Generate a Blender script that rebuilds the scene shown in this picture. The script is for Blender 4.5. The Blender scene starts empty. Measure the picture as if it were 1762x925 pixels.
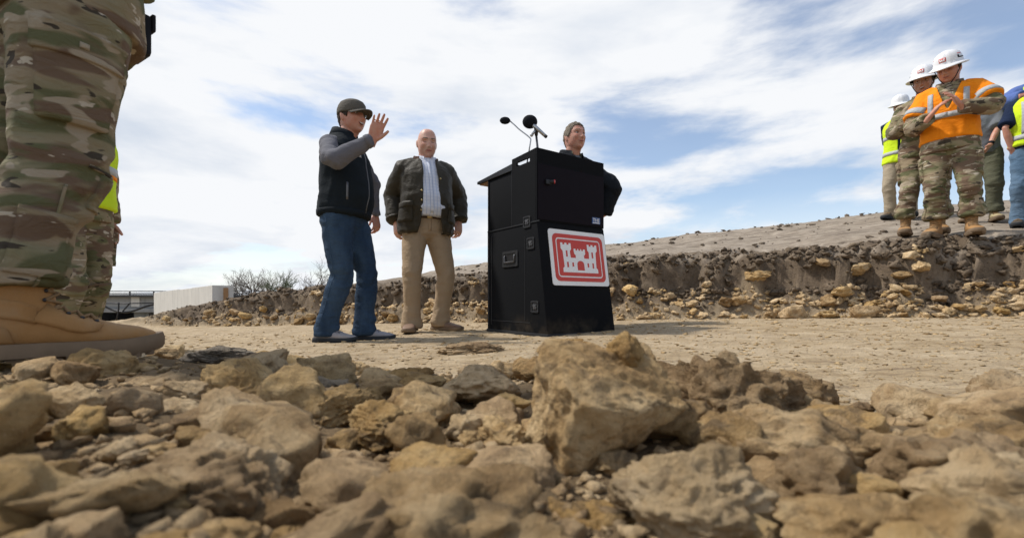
import bpy, bmesh, math, random
import numpy as np
from mathutils import Vector, Matrix, Euler
from mathutils.bvhtree import BVHTree

# ------------------------------------------------------------------ camera, world, sun, exposure
R = math.radians
SC = bpy.context.scene
COL = SC.collection
FPX = 533.0                 # focal length measured in pixels of the 1200 px wide photograph
CAMZ = 0.30                 # the lens is a hand's breadth above the rubble
HORIZON = 350.0
PADDED = False              # True: leave room for the empty margin of the file
cam = bpy.data.cameras.new('camera')
camo = bpy.data.objects.new('camera', cam)
COL.objects.link(camo)
SC.camera = camo
camo.location = (0, 0, CAMZ)
camo.rotation_euler = (R(90), 0, 0)
cam.sensor_fit = 'HORIZONTAL'
cam.lens = 16.0
K = (1762.0 if PADDED else 1200.0)
KH = (925.0 if PADDED else 629.3)
cam.sensor_width = 16.0 * K / FPX
cam.shift_x = (K / 2 - 600.0) / K
cam.shift_y = -(KH / 2 - HORIZON) / K
cam.clip_start = 0.02
cam.clip_end = 3000
cam.dof.use_dof = True
cam.dof.focus_distance = 2.8
cam.dof.aperture_fstop = 4.2

SUN_DIR = Vector((-0.56, 0.14, 0.82)).normalized()      # towards the sun
w = bpy.data.worlds.new('World')
SC.world = w
w.use_nodes = True
def build_world():
    nt = w.node_tree
    N, L = nt.nodes, nt.links
    N.clear()
    out = N.new('ShaderNodeOutputWorld')
    sky = N.new('ShaderNodeTexSky')
    sky.sky_type = 'NISHITA'
    sky.sun_disc = False
    sky.sun_elevation = math.asin(SUN_DIR.z)
    sky.sun_rotation = math.atan2(SUN_DIR.x, SUN_DIR.y)
    sky.air_density = 1.0
    sky.dust_density = 0.3
    sky.ozone_density = 1.2
    bg1 = N.new('ShaderNodeBackground'); bg1.inputs['Strength'].default_value = 0.150
    L.new(sky.outputs[0], bg1.inputs['Color'])
    # cloud sheet: noise on a flat layer overhead, reached by the view direction
    tc = N.new('ShaderNodeTexCoord')
    sep = N.new('ShaderNodeSeparateXYZ'); L.new(tc.outputs['Generated'], sep.inputs[0])
    def math_(op, a, b=None, c=None):
        m = N.new('ShaderNodeMath'); m.operation = op
        for i, v in enumerate((a, b, c)):
            if v is None: continue
            if isinstance(v, (int, float)): m.inputs[i].default_value = v
            else: L.new(v, m.inputs[i])
        return m.outputs[0]
    zz = math_('ADD', math_('MAXIMUM', sep.outputs['Z'], 0.0), 0.22)
    px = math_('DIVIDE', sep.outputs['X'], zz)
    py = math_('DIVIDE', sep.outputs['Y'], zz)
    # between a flat layer and a dome, so that far clouds grow small without turning into streaks
    cmb = N.new('ShaderNodeCombineXYZ')
    L.new(math_('MULTIPLY', px, 0.55), cmb.inputs[0]); L.new(math_('MULTIPLY', py, 0.55), cmb.inputs[1]); L.new(math_('MULTIPLY', sep.outputs['Z'], 2.6), cmb.inputs[2])
    def noise(scale, detail, rough, dist=0.0, off=0.0):
        mp = N.new('ShaderNodeMapping'); L.new(cmb.outputs[0], mp.inputs['Vector'])
        mp.inputs['Location'].default_value = (off, off * 0.7, off * 1.3)
        mp.inputs['Scale'].default_value = (1.0, 1.0, 1.0)
        n = N.new('ShaderNodeTexNoise'); L.new(mp.outputs[0], n.inputs['Vector'])
        n.inputs['Scale'].default_value = scale; n.inputs['Detail'].default_value = detail
        n.inputs['Roughness'].default_value = rough; n.inputs['Distortion'].default_value = dist
        return n.outputs['Fac']
    big = noise(1.0, 2, 0.5, 0.0, CLOUD_OFF)
    mid = noise(3.1, 9, 0.56, 0.15, 1.9 + CLOUD_OFF)
    cov = math_('ADD', math_('MULTIPLY', big, 0.70), math_('MULTIPLY', mid, 0.42))
    ramp = N.new('ShaderNodeValToRGB'); L.new(cov, ramp.inputs[0])
    ramp.color_ramp.elements[0].position = CLOUD_LO
    ramp.color_ramp.elements[0].color = (0.14, 0.14, 0.14, 1)
    ramp.color_ramp.elements[1].position = CLOUD_LO + 0.10
    ramp.color_ramp.interpolation = 'EASE'
    # near the horizon one looks through many clouds at once
    hz = math_('SUBTRACT', 1.0, math_('MULTIPLY', math_('MAXIMUM', sep.outputs['Z'], 0.0), 5.0))
    mask = math_('MINIMUM', math_('ADD', ramp.outputs[0], math_('MULTIPLY', math_('MAXIMUM', hz, 0.0), 0.75)), 1.0)
    tone = noise(2.2, 7, 0.55, 0.2, 6.4)
    tr = N.new('ShaderNodeValToRGB'); L.new(tone, tr.inputs[0])
    e = tr.color_ramp.elements
    e[0].position = 0.30; e[0].color = (0.60, 0.665, 0.765, 1)
    e[1].position = 0.52; e[1].color = (0.875, 0.89, 0.915, 1)
    bg2 = N.new('ShaderNodeBackground'); bg2.inputs['Strength'].default_value = 1.0
    L.new(tr.outputs[0], bg2.inputs['Color'])
    mix = N.new('ShaderNodeMixShader')
    L.new(mask, mix.inputs[0]); L.new(bg1.outputs[0], mix.inputs[1]); L.new(bg2.outputs[0], mix.inputs[2])
    L.new(mix.outputs[0], out.inputs['Surface'])
CLOUD_OFF = 15.1
CLOUD_LO = 0.488
build_world()
sl = bpy.data.lights.new('sun', 'SUN')
slo = bpy.data.objects.new('sun', sl)
COL.objects.link(slo)
sl.energy = 3.6
sl.angle = R(4)
sl.color = (1.0, 0.955, 0.89)
slo.rotation_euler = SUN_DIR.to_track_quat('Z', 'Y').to_euler()
vs = SC.view_settings
vs.view_transform = 'Standard'
vs.look = 'None'
vs.exposure = 0.10
vs.gamma = 1.0
SC.cycles.max_bounces = 6
SC.cycles.use_denoising = True

# ------------------------------------------------------------------ helpers
def P(x, y, Y):
    """world point seen at photograph pixel (x, y) when it stands Y metres deep"""
    return Vector(((x - 600.0) / FPX * Y, Y, CAMZ - (y - HORIZON) / FPX * Y))

_perm = np.random.RandomState(7).permutation(256)
_perm = np.concatenate([_perm, _perm, _perm])
_g = np.random.RandomState(11).normal(size=(256, 3)); _g /= np.linalg.norm(_g, axis=1)[:, None]
def perlin(p):
    p = np.asarray(p, dtype=np.float64)
    i = np.floor(p).astype(np.int64); f = p - i; i &= 255
    u = f * f * f * (f * (f * 6 - 15) + 10)
    r = 0
    for dx in (0, 1):
        wx = u[:, 0] if dx else 1 - u[:, 0]
        for dy in (0, 1):
            wy = u[:, 1] if dy else 1 - u[:, 1]
            for dz in (0, 1):
                wz = u[:, 2] if dz else 1 - u[:, 2]
                h = _perm[_perm[_perm[(i[:, 0] + dx) & 255] + ((i[:, 1] + dy) & 255)] + ((i[:, 2] + dz) & 255)]
                g = _g[h]
                r = r + wx * wy * wz * (g[:, 0] * (f[:, 0] - dx) + g[:, 1] * (f[:, 1] - dy) + g[:, 2] * (f[:, 2] - dz))
    return r * 1.5
def fbm(p, octv=4, lac=2.05, gain=0.5):
    p = np.asarray(p, dtype=np.float64)
    a, s, r = 1.0, 1.0, 0
    for k in range(octv):
        r = r + a * perlin(p * s + 17.3 * k)
        a *= gain; s *= lac
    return r
def ridged(p, octv=4, lac=2.05, gain=0.5):
    p = np.asarray(p, dtype=np.float64)
    a, s, r = 1.0, 1.0, 0
    for k in range(octv):
        r = r + a * (1 - 2 * np.abs(perlin(p * s + 9.1 * k)))
        a *= gain; s *= lac
    return r
def smoothstep(a, b, x):
    t = np.clip((x - a) / (b - a), 0, 1)
    return t * t * (3 - 2 * t)

def mesh_from(name, V, F, mat=None, smooth=True):
    """V (n,3) array, F list of tuples or (m,k) array"""
    me = bpy.data.meshes.new(name)
    V = np.asarray(V, dtype=np.float32)
    if isinstance(F, np.ndarray):
        k = F.shape[1]
        me.vertices.add(len(V)); me.vertices.foreach_set('co', V.ravel())
        me.loops.add(F.size); me.loops.foreach_set('vertex_index', F.astype(np.int32).ravel())
        me.polygons.add(len(F))
        me.polygons.foreach_set('loop_start', np.arange(0, F.size, k, dtype=np.int32))
        me.update(calc_edges=True)
        me.validate()
    else:
        me.from_pydata([tuple(v) for v in V.tolist()], [], F)
    if smooth:
        me.polygons.foreach_set('use_smooth', np.ones(len(me.polygons), dtype=bool))
    if mat is not None:
        me.materials.append(mat)
    me.update()
    return me
def obj(name, me, parent=None, loc=None):
    o = bpy.data.objects.new(name, me)
    COL.objects.link(o)
    if parent is not None: o.parent = parent
    if loc is not None: o.location = loc
    return o
def tag(o, label, cat, group=None):
    o['label'] = label; o['category'] = cat
    if group: o['group'] = group
    return o
def kind(o, k):
    o['kind'] = k; return o
def empty(name, loc=(0, 0, 0), rz=0.0):
    o = bpy.data.objects.new(name, None)
    COL.objects.link(o); o.location = loc; o.rotation_euler = (0, 0, rz)
    o.empty_display_size = 0.1
    return o

class MB:
    """collects simple shapes into one mesh"""
    def __init__(s): s.v = []; s.f = []
    def add(s, V, F):
        o = len(s.v); s.v += [tuple(v) for v in V]; s.f += [tuple(i + o for i in f) for f in F]; return s
    def box(s, c, d, rot=None):
        c = Vector(c); h = [x / 2 for x in d]
        V = [Vector((sx * h[0], sy * h[1], sz * h[2])) for sz in (-1, 1) for sy in (-1, 1) for sx in (-1, 1)]
        if rot is not None: V = [rot @ v for v in V]
        return s.add([c + v for v in V], [(0, 2, 3, 1), (4, 5, 7, 6), (0, 1, 5, 4), (2, 6, 7, 3), (0, 4, 6, 2), (1, 3, 7, 5)])
    def prism(s, poly, axis, a, b):
        """poly: 2-D outline; axis: 0/1/2 the extrusion axis from a to b"""
        def pt(p, t):
            if axis == 0: return (t, p[0], p[1])
            if axis == 1: return (p[0], t, p[1])
            return (p[0], p[1], t)
        n = len(poly)
        V = [pt(p, a) for p in poly] + [pt(p, b) for p in poly]
        return s.add(V, [tuple(range(n))[::-1], tuple(range(n, 2 * n))] + [(i, (i + 1) % n, n + (i + 1) % n, n + i) for i in range(n)])
    def tube(s, pts, r, n=8, cap=True):
        V, F = tube_arrays(pts, r, n, cap)
        return s.add(V, F)
    def ball(s, c, r, n=10, m=7):
        rr = r if hasattr(r, '__len__') else (r, r, r)
        V = []
        for j in range(1, m):
            a = math.pi * j / m
            for i in range(n):
                b = 2 * math.pi * i / n
                V.append((c[0] + rr[0] * math.sin(a) * math.cos(b), c[1] + rr[1] * math.sin(a) * math.sin(b), c[2] + rr[2] * math.cos(a)))
        V += [(c[0], c[1], c[2] + rr[2]), (c[0], c[1], c[2] - rr[2])]
        t, bt = len(V) - 2, len(V) - 1
        F = [(t, i, (i + 1) % n) for i in range(n)] + [(bt, (m - 2) * n + (i + 1) % n, (m - 2) * n + i) for i in range(n)]
        F += [(j * n + i, (j + 1) * n + i, (j + 1) * n + (i + 1) % n, j * n + (i + 1) % n) for j in range(m - 2) for i in range(n)]
        return s.add(V, F)
    def build(s, name, mat, parent=None, smooth=False, bevel=0.0, seg=2):
        me = bpy.data.meshes.new(name)
        me.from_pydata(s.v, [], s.f)
        bm = bmesh.new(); bm.from_mesh(me)
        bmesh.ops.recalc_face_normals(bm, faces=bm.faces)
        if bevel > 0:
            bmesh.ops.bevel(bm, geom=[e for e in bm.edges if e.is_manifold and e.calc_face_angle(0) > 0.5], offset=bevel, segments=seg, affect='EDGES', profile=0.6)
        bm.to_mesh(me); bm.free()
        if mat is not None: me.materials.append(mat)
        if smooth:
            me.polygons.foreach_set('use_smooth', np.ones(len(me.polygons), dtype=bool))
            if smooth == 'auto': me.set_sharp_from_angle(angle=R(35))
        return obj(name, me, parent)

def frame_along(pts):
    n = len(pts); T = []
    for i in range(n):
        a = pts[max(i - 1, 0)]; b = pts[min(i + 1, n - 1)]
        t = (b - a); T.append(t.normalized() if t.length > 1e-9 else Vector((0, 0, 1)))
    ref = Vector((1, 0, 0)) if abs(T[0].x) < 0.8 else Vector((0, 1, 0))
    out = []
    a1 = (ref - T[0] * ref.dot(T[0])).normalized()
    for t in T:
        a1 = (a1 - t * a1.dot(t)).normalized()
        out.append((a1.copy(), t.cross(a1)))
    return out
def tube_arrays(pts, r, n=8, cap=True):
    """tube through pts; r a number, or one number or (ra, rb) per point"""
    pts = [Vector(p) for p in pts]
    fr = frame_along(pts)
    if not hasattr(r, '__len__'): r = [r] * len(pts)
    V = []; F = []
    for p, (a, b), q in zip(pts, fr, r):
        ra, rb = q if hasattr(q, '__len__') else (q, q)
        for i in range(n):
            t = 2 * math.pi * i / n
            V.append(tuple(p + a * (ra * math.cos(t)) + b * (rb * math.sin(t))))
    m = len(pts)
    F = [(j * n + i, j * n + (i + 1) % n, (j + 1) * n + (i + 1) % n, (j + 1) * n + i) for j in range(m - 1) for i in range(n)]
    if cap:
        F += [tuple(range(n))[::-1], tuple((m - 1) * n + i for i in range(n))]
    return V, F
def loft_arrays(rings, n=24, power=2.0):
    """rings: (centre, half-axis vector a, half-axis vector b)"""
    V = []
    for c, a, b in rings:
        c = Vector(c); a = Vector(a); b = Vector(b)
        for i in range(n):
            t = 2 * math.pi * i / n
            ct, st = math.cos(t), math.sin(t)
            e = 2.0 / power
            V.append(tuple(c + a * (math.copysign(abs(ct) ** e, ct)) + b * (math.copysign(abs(st) ** e, st))))
    m = len(rings)
    F = [(j * n + i, j * n + (i + 1) % n, (j + 1) * n + (i + 1) % n, (j + 1) * n + i) for j in range(m - 1) for i in range(n)]
    F += [tuple(range(n))[::-1], tuple((m - 1) * n + i for i in range(n))]
    return V, F
def bez(p0, p1, p2, p3, n=10):
    p0, p1, p2, p3 = map(Vector, (p0, p1, p2, p3))
    return [(p0 * (1 - t) ** 3 + p1 * (3 * t * (1 - t) ** 2) + p2 * (3 * t * t * (1 - t)) + p3 * t ** 3) for t in [i / n for i in range(n + 1)]]

# ------------------------------------------------------------------ materials
MAT = {}
class NT:
    def __init__(s, name):
        s.m = bpy.data.materials.new(name); s.m.use_nodes = True
        s.N = s.m.node_tree.nodes; s.L = s.m.node_tree.links
        s.b = s.N['Principled BSDF']
        s.tc = s.N.new('ShaderNodeTexCoord')
    def link(s, a, b): s.L.new(a, b)
    def coord(s, which='Object', scale=(1, 1, 1), rand=False, loc=(0, 0, 0), rot=(0, 0, 0)):
        mp = s.N.new('ShaderNodeMapping'); mp.inputs['Scale'].default_value = scale
        mp.inputs['Location'].default_value = loc; mp.inputs['Rotation'].default_value = rot
        src = s.tc.outputs[which]
        if rand:
            oi = s.N.new('ShaderNodeObjectInfo')
            vm = s.N.new('ShaderNodeVectorMath'); vm.operation = 'SCALE'
            s.link(oi.outputs['Location'], vm.inputs[0]); vm.inputs['Scale'].default_value = 37.0
            va = s.N.new('ShaderNodeVectorMath'); va.operation = 'ADD'
            s.link(src, va.inputs[0]); s.link(vm.outputs[0], va.inputs[1]); src = va.outputs[0]
        s.link(src, mp.inputs['Vector'])
        return mp.outputs[0]
    def noise(s, vec, scale, detail=4, rough=0.55, dist=0.0):
        n = s.N.new('ShaderNodeTexNoise'); s.link(vec, n.inputs['Vector'])
        n.inputs['Scale'].default_value = scale; n.inputs['Detail'].default_value = detail
        n.inputs['Roughness'].default_value = rough; n.inputs['Distortion'].default_value = dist
        return n.outputs['Fac']
    def voronoi(s, vec, scale, feature='F1', rand=1.0):
        n = s.N.new('ShaderNodeTexVoronoi'); s.link(vec, n.inputs['Vector']); n.feature = feature
        n.inputs['Scale'].default_value = scale; n.inputs['Randomness'].default_value = rand
        return n
    def ramp(s, fac, stops, interp='LINEAR'):
        r = s.N.new('ShaderNodeValToRGB'); s.link(fac, r.inputs[0]); r.color_ramp.interpolation = interp
        e = r.color_ramp.elements
        while len(e) < len(stops): e.new(0.5)
        for k, (p, c) in enumerate(stops):
            e[k].position = p; e[k].color = (*c, 1) if len(c) == 3 else c
        return r.outputs[0]
    def math(s, op, a, b=0.0, clamp=False):
        m = s.N.new('ShaderNodeMath'); m.operation = op; m.use_clamp = clamp
        for i, v in enumerate((a, b)):
            if isinstance(v, (int, float)): m.inputs[i].default_value = v
            else: s.link(v, m.inputs[i])
        return m.outputs[0]
    def mix(s, fac, a, b, blend='MIX'):
        m = s.N.new('ShaderNodeMix'); m.data_type = 'RGBA'; m.blend_type = blend
        for sock, v in ((m.inputs[0], fac), (m.inputs[6], a), (m.inputs[7], b)):
            if isinstance(v, (int, float)): sock.default_value = v
            elif isinstance(v, tuple): sock.default_value = (*v, 1) if len(v) == 3 else v
            else: s.link(v, sock)
        return m.outputs[2]
    def bump(s, h, strength=0.5, dist=0.01, normal=None):
        b = s.N.new('ShaderNodeBump'); s.link(h, b.inputs['Height'])
        b.inputs['Strength'].default_value = strength; b.inputs['Distance'].default_value = dist
        if normal is not None: s.link(normal, b.inputs['Normal'])
        s.link(b.outputs[0], s.b.inputs['Normal'])
        return b.outputs[0]
    def color(s, c):
        if isinstance(c, tuple): s.b.inputs['Base Color'].default_value = (*c, 1)
        else: s.link(c, s.b.inputs['Base Color'])
    def rough(s, r, spec=0.3):
        if isinstance(r, (int, float)): s.b.inputs['Roughness'].default_value = r
        else: s.link(r, s.b.inputs['Roughness'])
        s.b.inputs['Specular IOR Level'].default_value = spec
    def attr(s, name):
        a = s.N.new('ShaderNodeAttribute'); a.attribute_name = name; return a
def simple(name, c, rough=0.6, spec=0.3, metal=0.0, var=0.12, scale=30.0, bump=0.0, bdist=0.002):
    """plain material with a little uneven colour and relief"""
    t = NT(name)
    v = t.coord('Object')
    n = t.noise(v, scale, 5, 0.6)
    t.color(t.mix(t.math('MULTIPLY', n, 1.0), tuple(x * (1 - var) for x in c), tuple(min(1, x * (1 + var)) for x in c)))
    t.rough(rough, spec); t.b.inputs['Metallic'].default_value = metal
    if bump: t.bump(t.noise(v, scale * 4, 4, 0.6), bump, bdist)
    MAT[name] = t.m
    return t.m
# ------------------------------------------------------------------ soil and rock materials
def make_ground_mat():
    t = NT('soil')
    v = t.coord('Object')
    w_ = t.attr('zone')
    sep = t.N.new('ShaderNodeSeparateColor'); t.link(w_.outputs['Color'], sep.inputs[0])
    big = t.noise(v, 1.1, 5, 0.6); mid = t.noise(v, 6.0, 8, 0.68, 0.4); fine = t.noise(v, 55.0, 8, 0.72)
    grit = t.noise(v, 240.0, 4, 0.7)
    tan = t.ramp(mid, [(0.26, (0.25, 0.176, 0.098)), (0.45, (0.41, 0.305, 0.180)), (0.64, (0.54, 0.425, 0.275))])
    tan = t.mix(t.ramp(fine, [(0.32, (1, 1, 1)), (0.44, (0, 0, 0))]), tan, (0.27, 0.20, 0.13))
    stv = t.noise(t.coord('Object', (0.16, 1.0, 1.0), rot=(0, 0, R(3))), 34.0, 7, 0.68, 0.25)
    tan = t.mix(t.math('MULTIPLY', t.ramp(stv, [(0.36, (1, 1, 1)), (0.47, (0, 0, 0))]), 0.75), tan, (0.20, 0.145, 0.092))
    tan = t.mix(t.math('MULTIPLY', t.ramp(big, [(0.45, (0, 0, 0)), (0.7, (1, 1, 1))]), 0.5), tan, (0.49, 0.395, 0.275))
    dark = t.ramp(mid, [(0.3, (0.060, 0.045, 0.033)), (0.55, (0.150, 0.113, 0.080)), (0.75, (0.25, 0.195, 0.14))])
    dark = t.mix(t.ramp(fine, [(0.4, (0, 0, 0)), (0.7, (0.6, 0.6, 0.6))]), dark, (0.24, 0.175, 0.11))
    grey = t.ramp(mid, [(0.3, (0.21, 0.170, 0.130)), (0.5, (0.32, 0.265, 0.205)), (0.7, (0.41, 0.35, 0.28))])
    # wheel and blade marks running along the slope
    wv = t.N.new('ShaderNodeTexNoise'); t.link(t.coord('Object', (0.35, 3.2, 3.2), rot=(0, 0, R(-18))), wv.inputs['Vector'])
    wv.inputs['Scale'].default_value = 2.6; wv.inputs['Detail'].default_value = 6; wv.inputs['Roughness'].default_value = 0.65
    grey = t.mix(t.ramp(wv.outputs['Fac'], [(0.36, (0.75, 0.75, 0.75)), (0.5, (0, 0, 0))]), grey, (0.125, 0.098, 0.074))
    loose = t.ramp(mid, [(0.3, (0.10, 0.068, 0.036)), (0.6, (0.22, 0.152, 0.082))])
    tan = t.mix(sep.outputs[0], tan, loose)
    c = t.mix(sep.outputs[1], tan, dark)
    c = t.mix(sep.outputs[2], c, grey)
    c = t.mix(t.math('MULTIPLY', t.ramp(grit, [(0.35, (1, 1, 1)), (0.5, (0, 0, 0))]), 0.35), c, (0.10, 0.075, 0.05))
    t.color(c); t.rough(0.93, 0.15)
    # flakes: cells with cracked rims over broad unevenness
    vo = t.voronoi(t.coord('Object', (1, 1, 1)), 26.0, 'DISTANCE_TO_EDGE')
    dv = t.N.new('ShaderNodeVectorMath'); dv.operation = 'ADD'
    crack = t.ramp(vo.outputs['Distance'], [(0.0, (0, 0, 0)), (0.10, (1, 1, 1))])
    h = t.math('ADD', t.math('MULTIPLY', mid, 1.3), t.math('MULTIPLY', fine, 0.75))
    h = t.math('ADD', h, t.math('MULTIPLY', t.math('MULTIPLY', crack, 0.22), t.math('SUBTRACT', 1.0, sep.outputs[2])))
    h = t.math('ADD', h, t.math('MULTIPLY', grit, 0.25))
    h = t.math('ADD', h, t.math('MULTIPLY', t.math('MULTIPLY', stv, 0.8), t.math('SUBTRACT', 1.0, sep.outputs[1])))
    t.bump(h, 0.9, 0.011)
    MAT['soil'] = t.m
make_ground_mat()
def make_rock_mat(name, lo, mid_, hi, vein, stain=0.5):
    t = NT(name)
    v = t.coord('Object', (1, 1, 1), rand=True)
    # texture measured in metres, whatever the size of the copy
    geo = t.N.new('ShaderNodeNewGeometry')
    vp = t.N.new('ShaderNodeMapping'); t.link(geo.outputs['Position'], vp.inputs['Vector']); vp.inputs['Rotation'].default_value = (0.5, 0.3, 0.2)
    p = vp.outputs[0]
    big = t.noise(p, 9.0, 6, 0.62, 0.5); fine = t.noise(p, 60.0, 8, 0.70, 0.2); grit = t.noise(p, 420.0, 5, 0.7)
    c = t.ramp(big, [(0.28, lo), (0.47, mid_), (0.68, hi)])
    oi = t.N.new('ShaderNodeObjectInfo')
    hsv = t.N.new('ShaderNodeHueSaturation'); t.link(c, hsv.inputs['Color'])
    t.link(t.math('ADD', t.math('MULTIPLY', oi.outputs['Random'], 0.30), 0.85), hsv.inputs['Value'])
    t.link(t.math('ADD', t.math('MULTIPLY', t.math('FRACT', t.math('MULTIPLY', oi.outputs['Random'], 7.31)), 0.25), 0.90), hsv.inputs['Saturation'])
    c = hsv.outputs[0]
    st = t.noise(p, 17.0, 6, 0.66, 1.2)
    c = t.mix(t.math('MULTIPLY', t.ramp(st, [(0.54, (0, 0, 0)), (0.66, (1, 1, 1))]), stain), c, vein)
    c = t.mix(t.math('MULTIPLY', t.ramp(fine, [(0.33, (1, 1, 1)), (0.48, (0, 0, 0))]), 0.6), c, tuple(x * 0.42 for x in mid_))
    c = t.mix(t.math('MULTIPLY', t.ramp(grit, [(0.55, (0, 0, 0)), (0.72, (1, 1, 1))]), 0.35), c, tuple(min(1, x * 1.35) for x in hi))
    t.color(c); t.rough(0.92, 0.18)
    h = t.math('ADD', t.math('MULTIPLY', fine, 1.0), t.math('MULTIPLY', grit, 0.22))
    h = t.math('ADD', h, t.math('MULTIPLY', st, 0.8))
    t.bump(h, 1.0, 0.016)
    MAT[name] = t.m
make_rock_mat('rock_tan', (0.215, 0.131, 0.060), (0.470, 0.312, 0.152), (0.66, 0.490, 0.280), (0.115, 0.082, 0.052), 0.7)
make_rock_mat('rock_brown', (0.155, 0.094, 0.043), (0.340, 0.218, 0.104), (0.54, 0.380, 0.202), (0.090, 0.063, 0.038), 0.55)
make_rock_mat('rock_ash', (0.13, 0.105, 0.078), (0.235, 0.190, 0.138), (0.38, 0.315, 0.235), (0.085, 0.070, 0.054), 0.5)
make_rock_mat('rock_dark', (0.065, 0.049, 0.036), (0.155, 0.118, 0.084), (0.27, 0.21, 0.15), (0.05, 0.042, 0.035), 0.4)
make_rock_mat('rock_ochre', (0.30, 0.195, 0.092), (0.54, 0.372, 0.186), (0.70, 0.530, 0.315), (0.18, 0.124, 0.072), 0.55)

# ------------------------------------------------------------------ the ground
TX  = [-900,  60,  150,  200,  300,  430,  560,  730,  900, 1040, 1200, 1500, 2000]
DB  = [ 7.8, 7.4,  7.2,  7.0,  6.5,  6.0, 5.55, 5.05, 4.65, 4.12, 3.80, 3.50, 3.10]
DT  = [ 8.1, 7.7,  7.5,  7.4,  7.0,  6.5, 6.05, 5.60, 5.15, 4.50, 4.15, 3.85, 3.45]
YT  = [ 376, 376,  376,  366,  346,  335,  326,  305,  301,  291,  287,  280,  272]
DR  = [ 8.4, 8.0,  7.8,  7.8,  7.5,  7.0,  8.0,  8.3,  8.7,  8.7,  8.7,  8.7,  8.7]
YR  = [ 380, 380,  379,  365,  343,  332,  309,  283,  265,  247,  234,  216,  196]
REX = [-900,   0,  250,  500,  700,  950, 1200, 2000]
RE  = [ 2.3, 2.0,  1.9,  1.75, 1.55, 1.15, 1.0,  0.9]
def bench_z(X):
    return 0.03 + 0.03 * np.clip(X, -5, 7)
def smooth_interp(x, xs, ys):
    # average a few shifted lookups so that the table has no visible kinks
    return sum(np.interp(x + d, xs, ys) for d in (-40, -20, 0, 20, 40)) / 5.0
def height_base(X, Y):
    """broad shape of the place, without the clods"""
    X = np.asarray(X, float); Y = np.asarray(Y, float)
    x = 600 + FPX * X / np.maximum(Y, 0.05)
    db, dt, dr = (smooth_interp(x, TX, a) for a in (DB, DT, DR))
    zt = CAMZ - (smooth_interp(x, TX, YT) - HORIZON) / FPX * dt
    zr = CAMZ - (smooth_interp(x, TX, YR) - HORIZON) / FPX * dr
    zb = bench_z(X)
    warp = 0.13 * fbm(np.stack([X.ravel() * 3.6, Y.ravel() * 3.6, np.zeros(X.size)], 1), 3).reshape(X.shape) * smoothstep(0.05, 0.35, (Y - db) / (dt - db))
    t = np.clip((Y + warp - db) / (dt - db), 0, 1)
    wob = 0.22 * fbm(np.stack([x.ravel() * 0.012, np.zeros(x.size), Y.ravel() * 1.5], 1), 4).reshape(x.shape) if x.size > 1 else 0.0 * x
    prof = np.interp(t, [0, 0.42, 0.50, 0.60, 1.0], [0, 0.34, 0.42, 0.78, 1.0]); prof2 = np.interp(np.clip(t + wob, 0, 1), [0, 0.42, 0.50, 0.58, 1.0], [0, 0.34, 0.40, 0.80, 1.0])
    z = zb + (zt - zb) * (prof + (prof2 - prof) * smoothstep(0, 0.2, t) * (1 - smoothstep(0.8, 1.0, t)))
    s = np.clip((Y - dt) / np.maximum(dr - dt, 0.05), 0, 1)
    zs = zt + (zr - zt) * (1.12 * s - 0.12 * s * s * s)
    z = np.where(Y > dt, np.minimum(zs, z + np.maximum(zs - zt, 0)), z)
    z = np.where(Y > dr, np.maximum(zr - 0.30 * (Y - dr) ** 1.25, -1.3), z)
    # rubble in front of the lens
    re = np.interp(x, REX, RE)
    m = 1 - smoothstep(0.62, 1.0, Y / re)
    zrub = 0.085 + 0.05 * (1 - smoothstep(150, 420, x)) + 0.02 * smoothstep(800, 1100, x)
    z = z + m * np.maximum(zrub - z, 0)
    face = np.where((Y > db - 0.12) & (Y < dt + 0.35), 1.0, 0.0)
    return z, m, t, s, db, dt, dr, x
def height(X, Y):
    X = np.asarray(X, float).ravel(); Y = np.asarray(Y, float).ravel()
    z, m, t, s, db, dt, dr, x = height_base(X, Y)
    p = np.stack([X, Y, np.zeros_like(X)], 1)
    berm = smoothstep(-0.02, 0.15, (Y - db) / (dt - db)) * (1 - smoothstep(0.02, 0.22, (Y - dt) / np.maximum(dr - dt, 0.1)))
    berm = berm * smoothstep(130, 215, x)
    lump = fbm(p * 3.3 + 5, 3) * 0.050 + ridged(p * 9.0 + 2, 4, gain=0.6) * 0.034
    z = z + berm * lump
    slope = smoothstep(0.0, 0.25, s) * (Y > dt)
    z = z + slope * (fbm(p * 1.1 + 31, 4) * 0.035 + fbm(p * 9.0 + 3, 3) * 0.008)
    flat = (1 - berm) * (1 - slope)
    z = z + flat * (fbm(p * 1.6 + 8, 3) * 0.010 + fbm(p * 14.0, 3) * 0.0045)
    z = z + m * (fbm(p * 7.0 + 40, 4) * 0.016)
    return z, m, berm, slope, x
def H(X, Y):
    return float(height(np.array([X]), np.array([Y]))[0][0])
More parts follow.
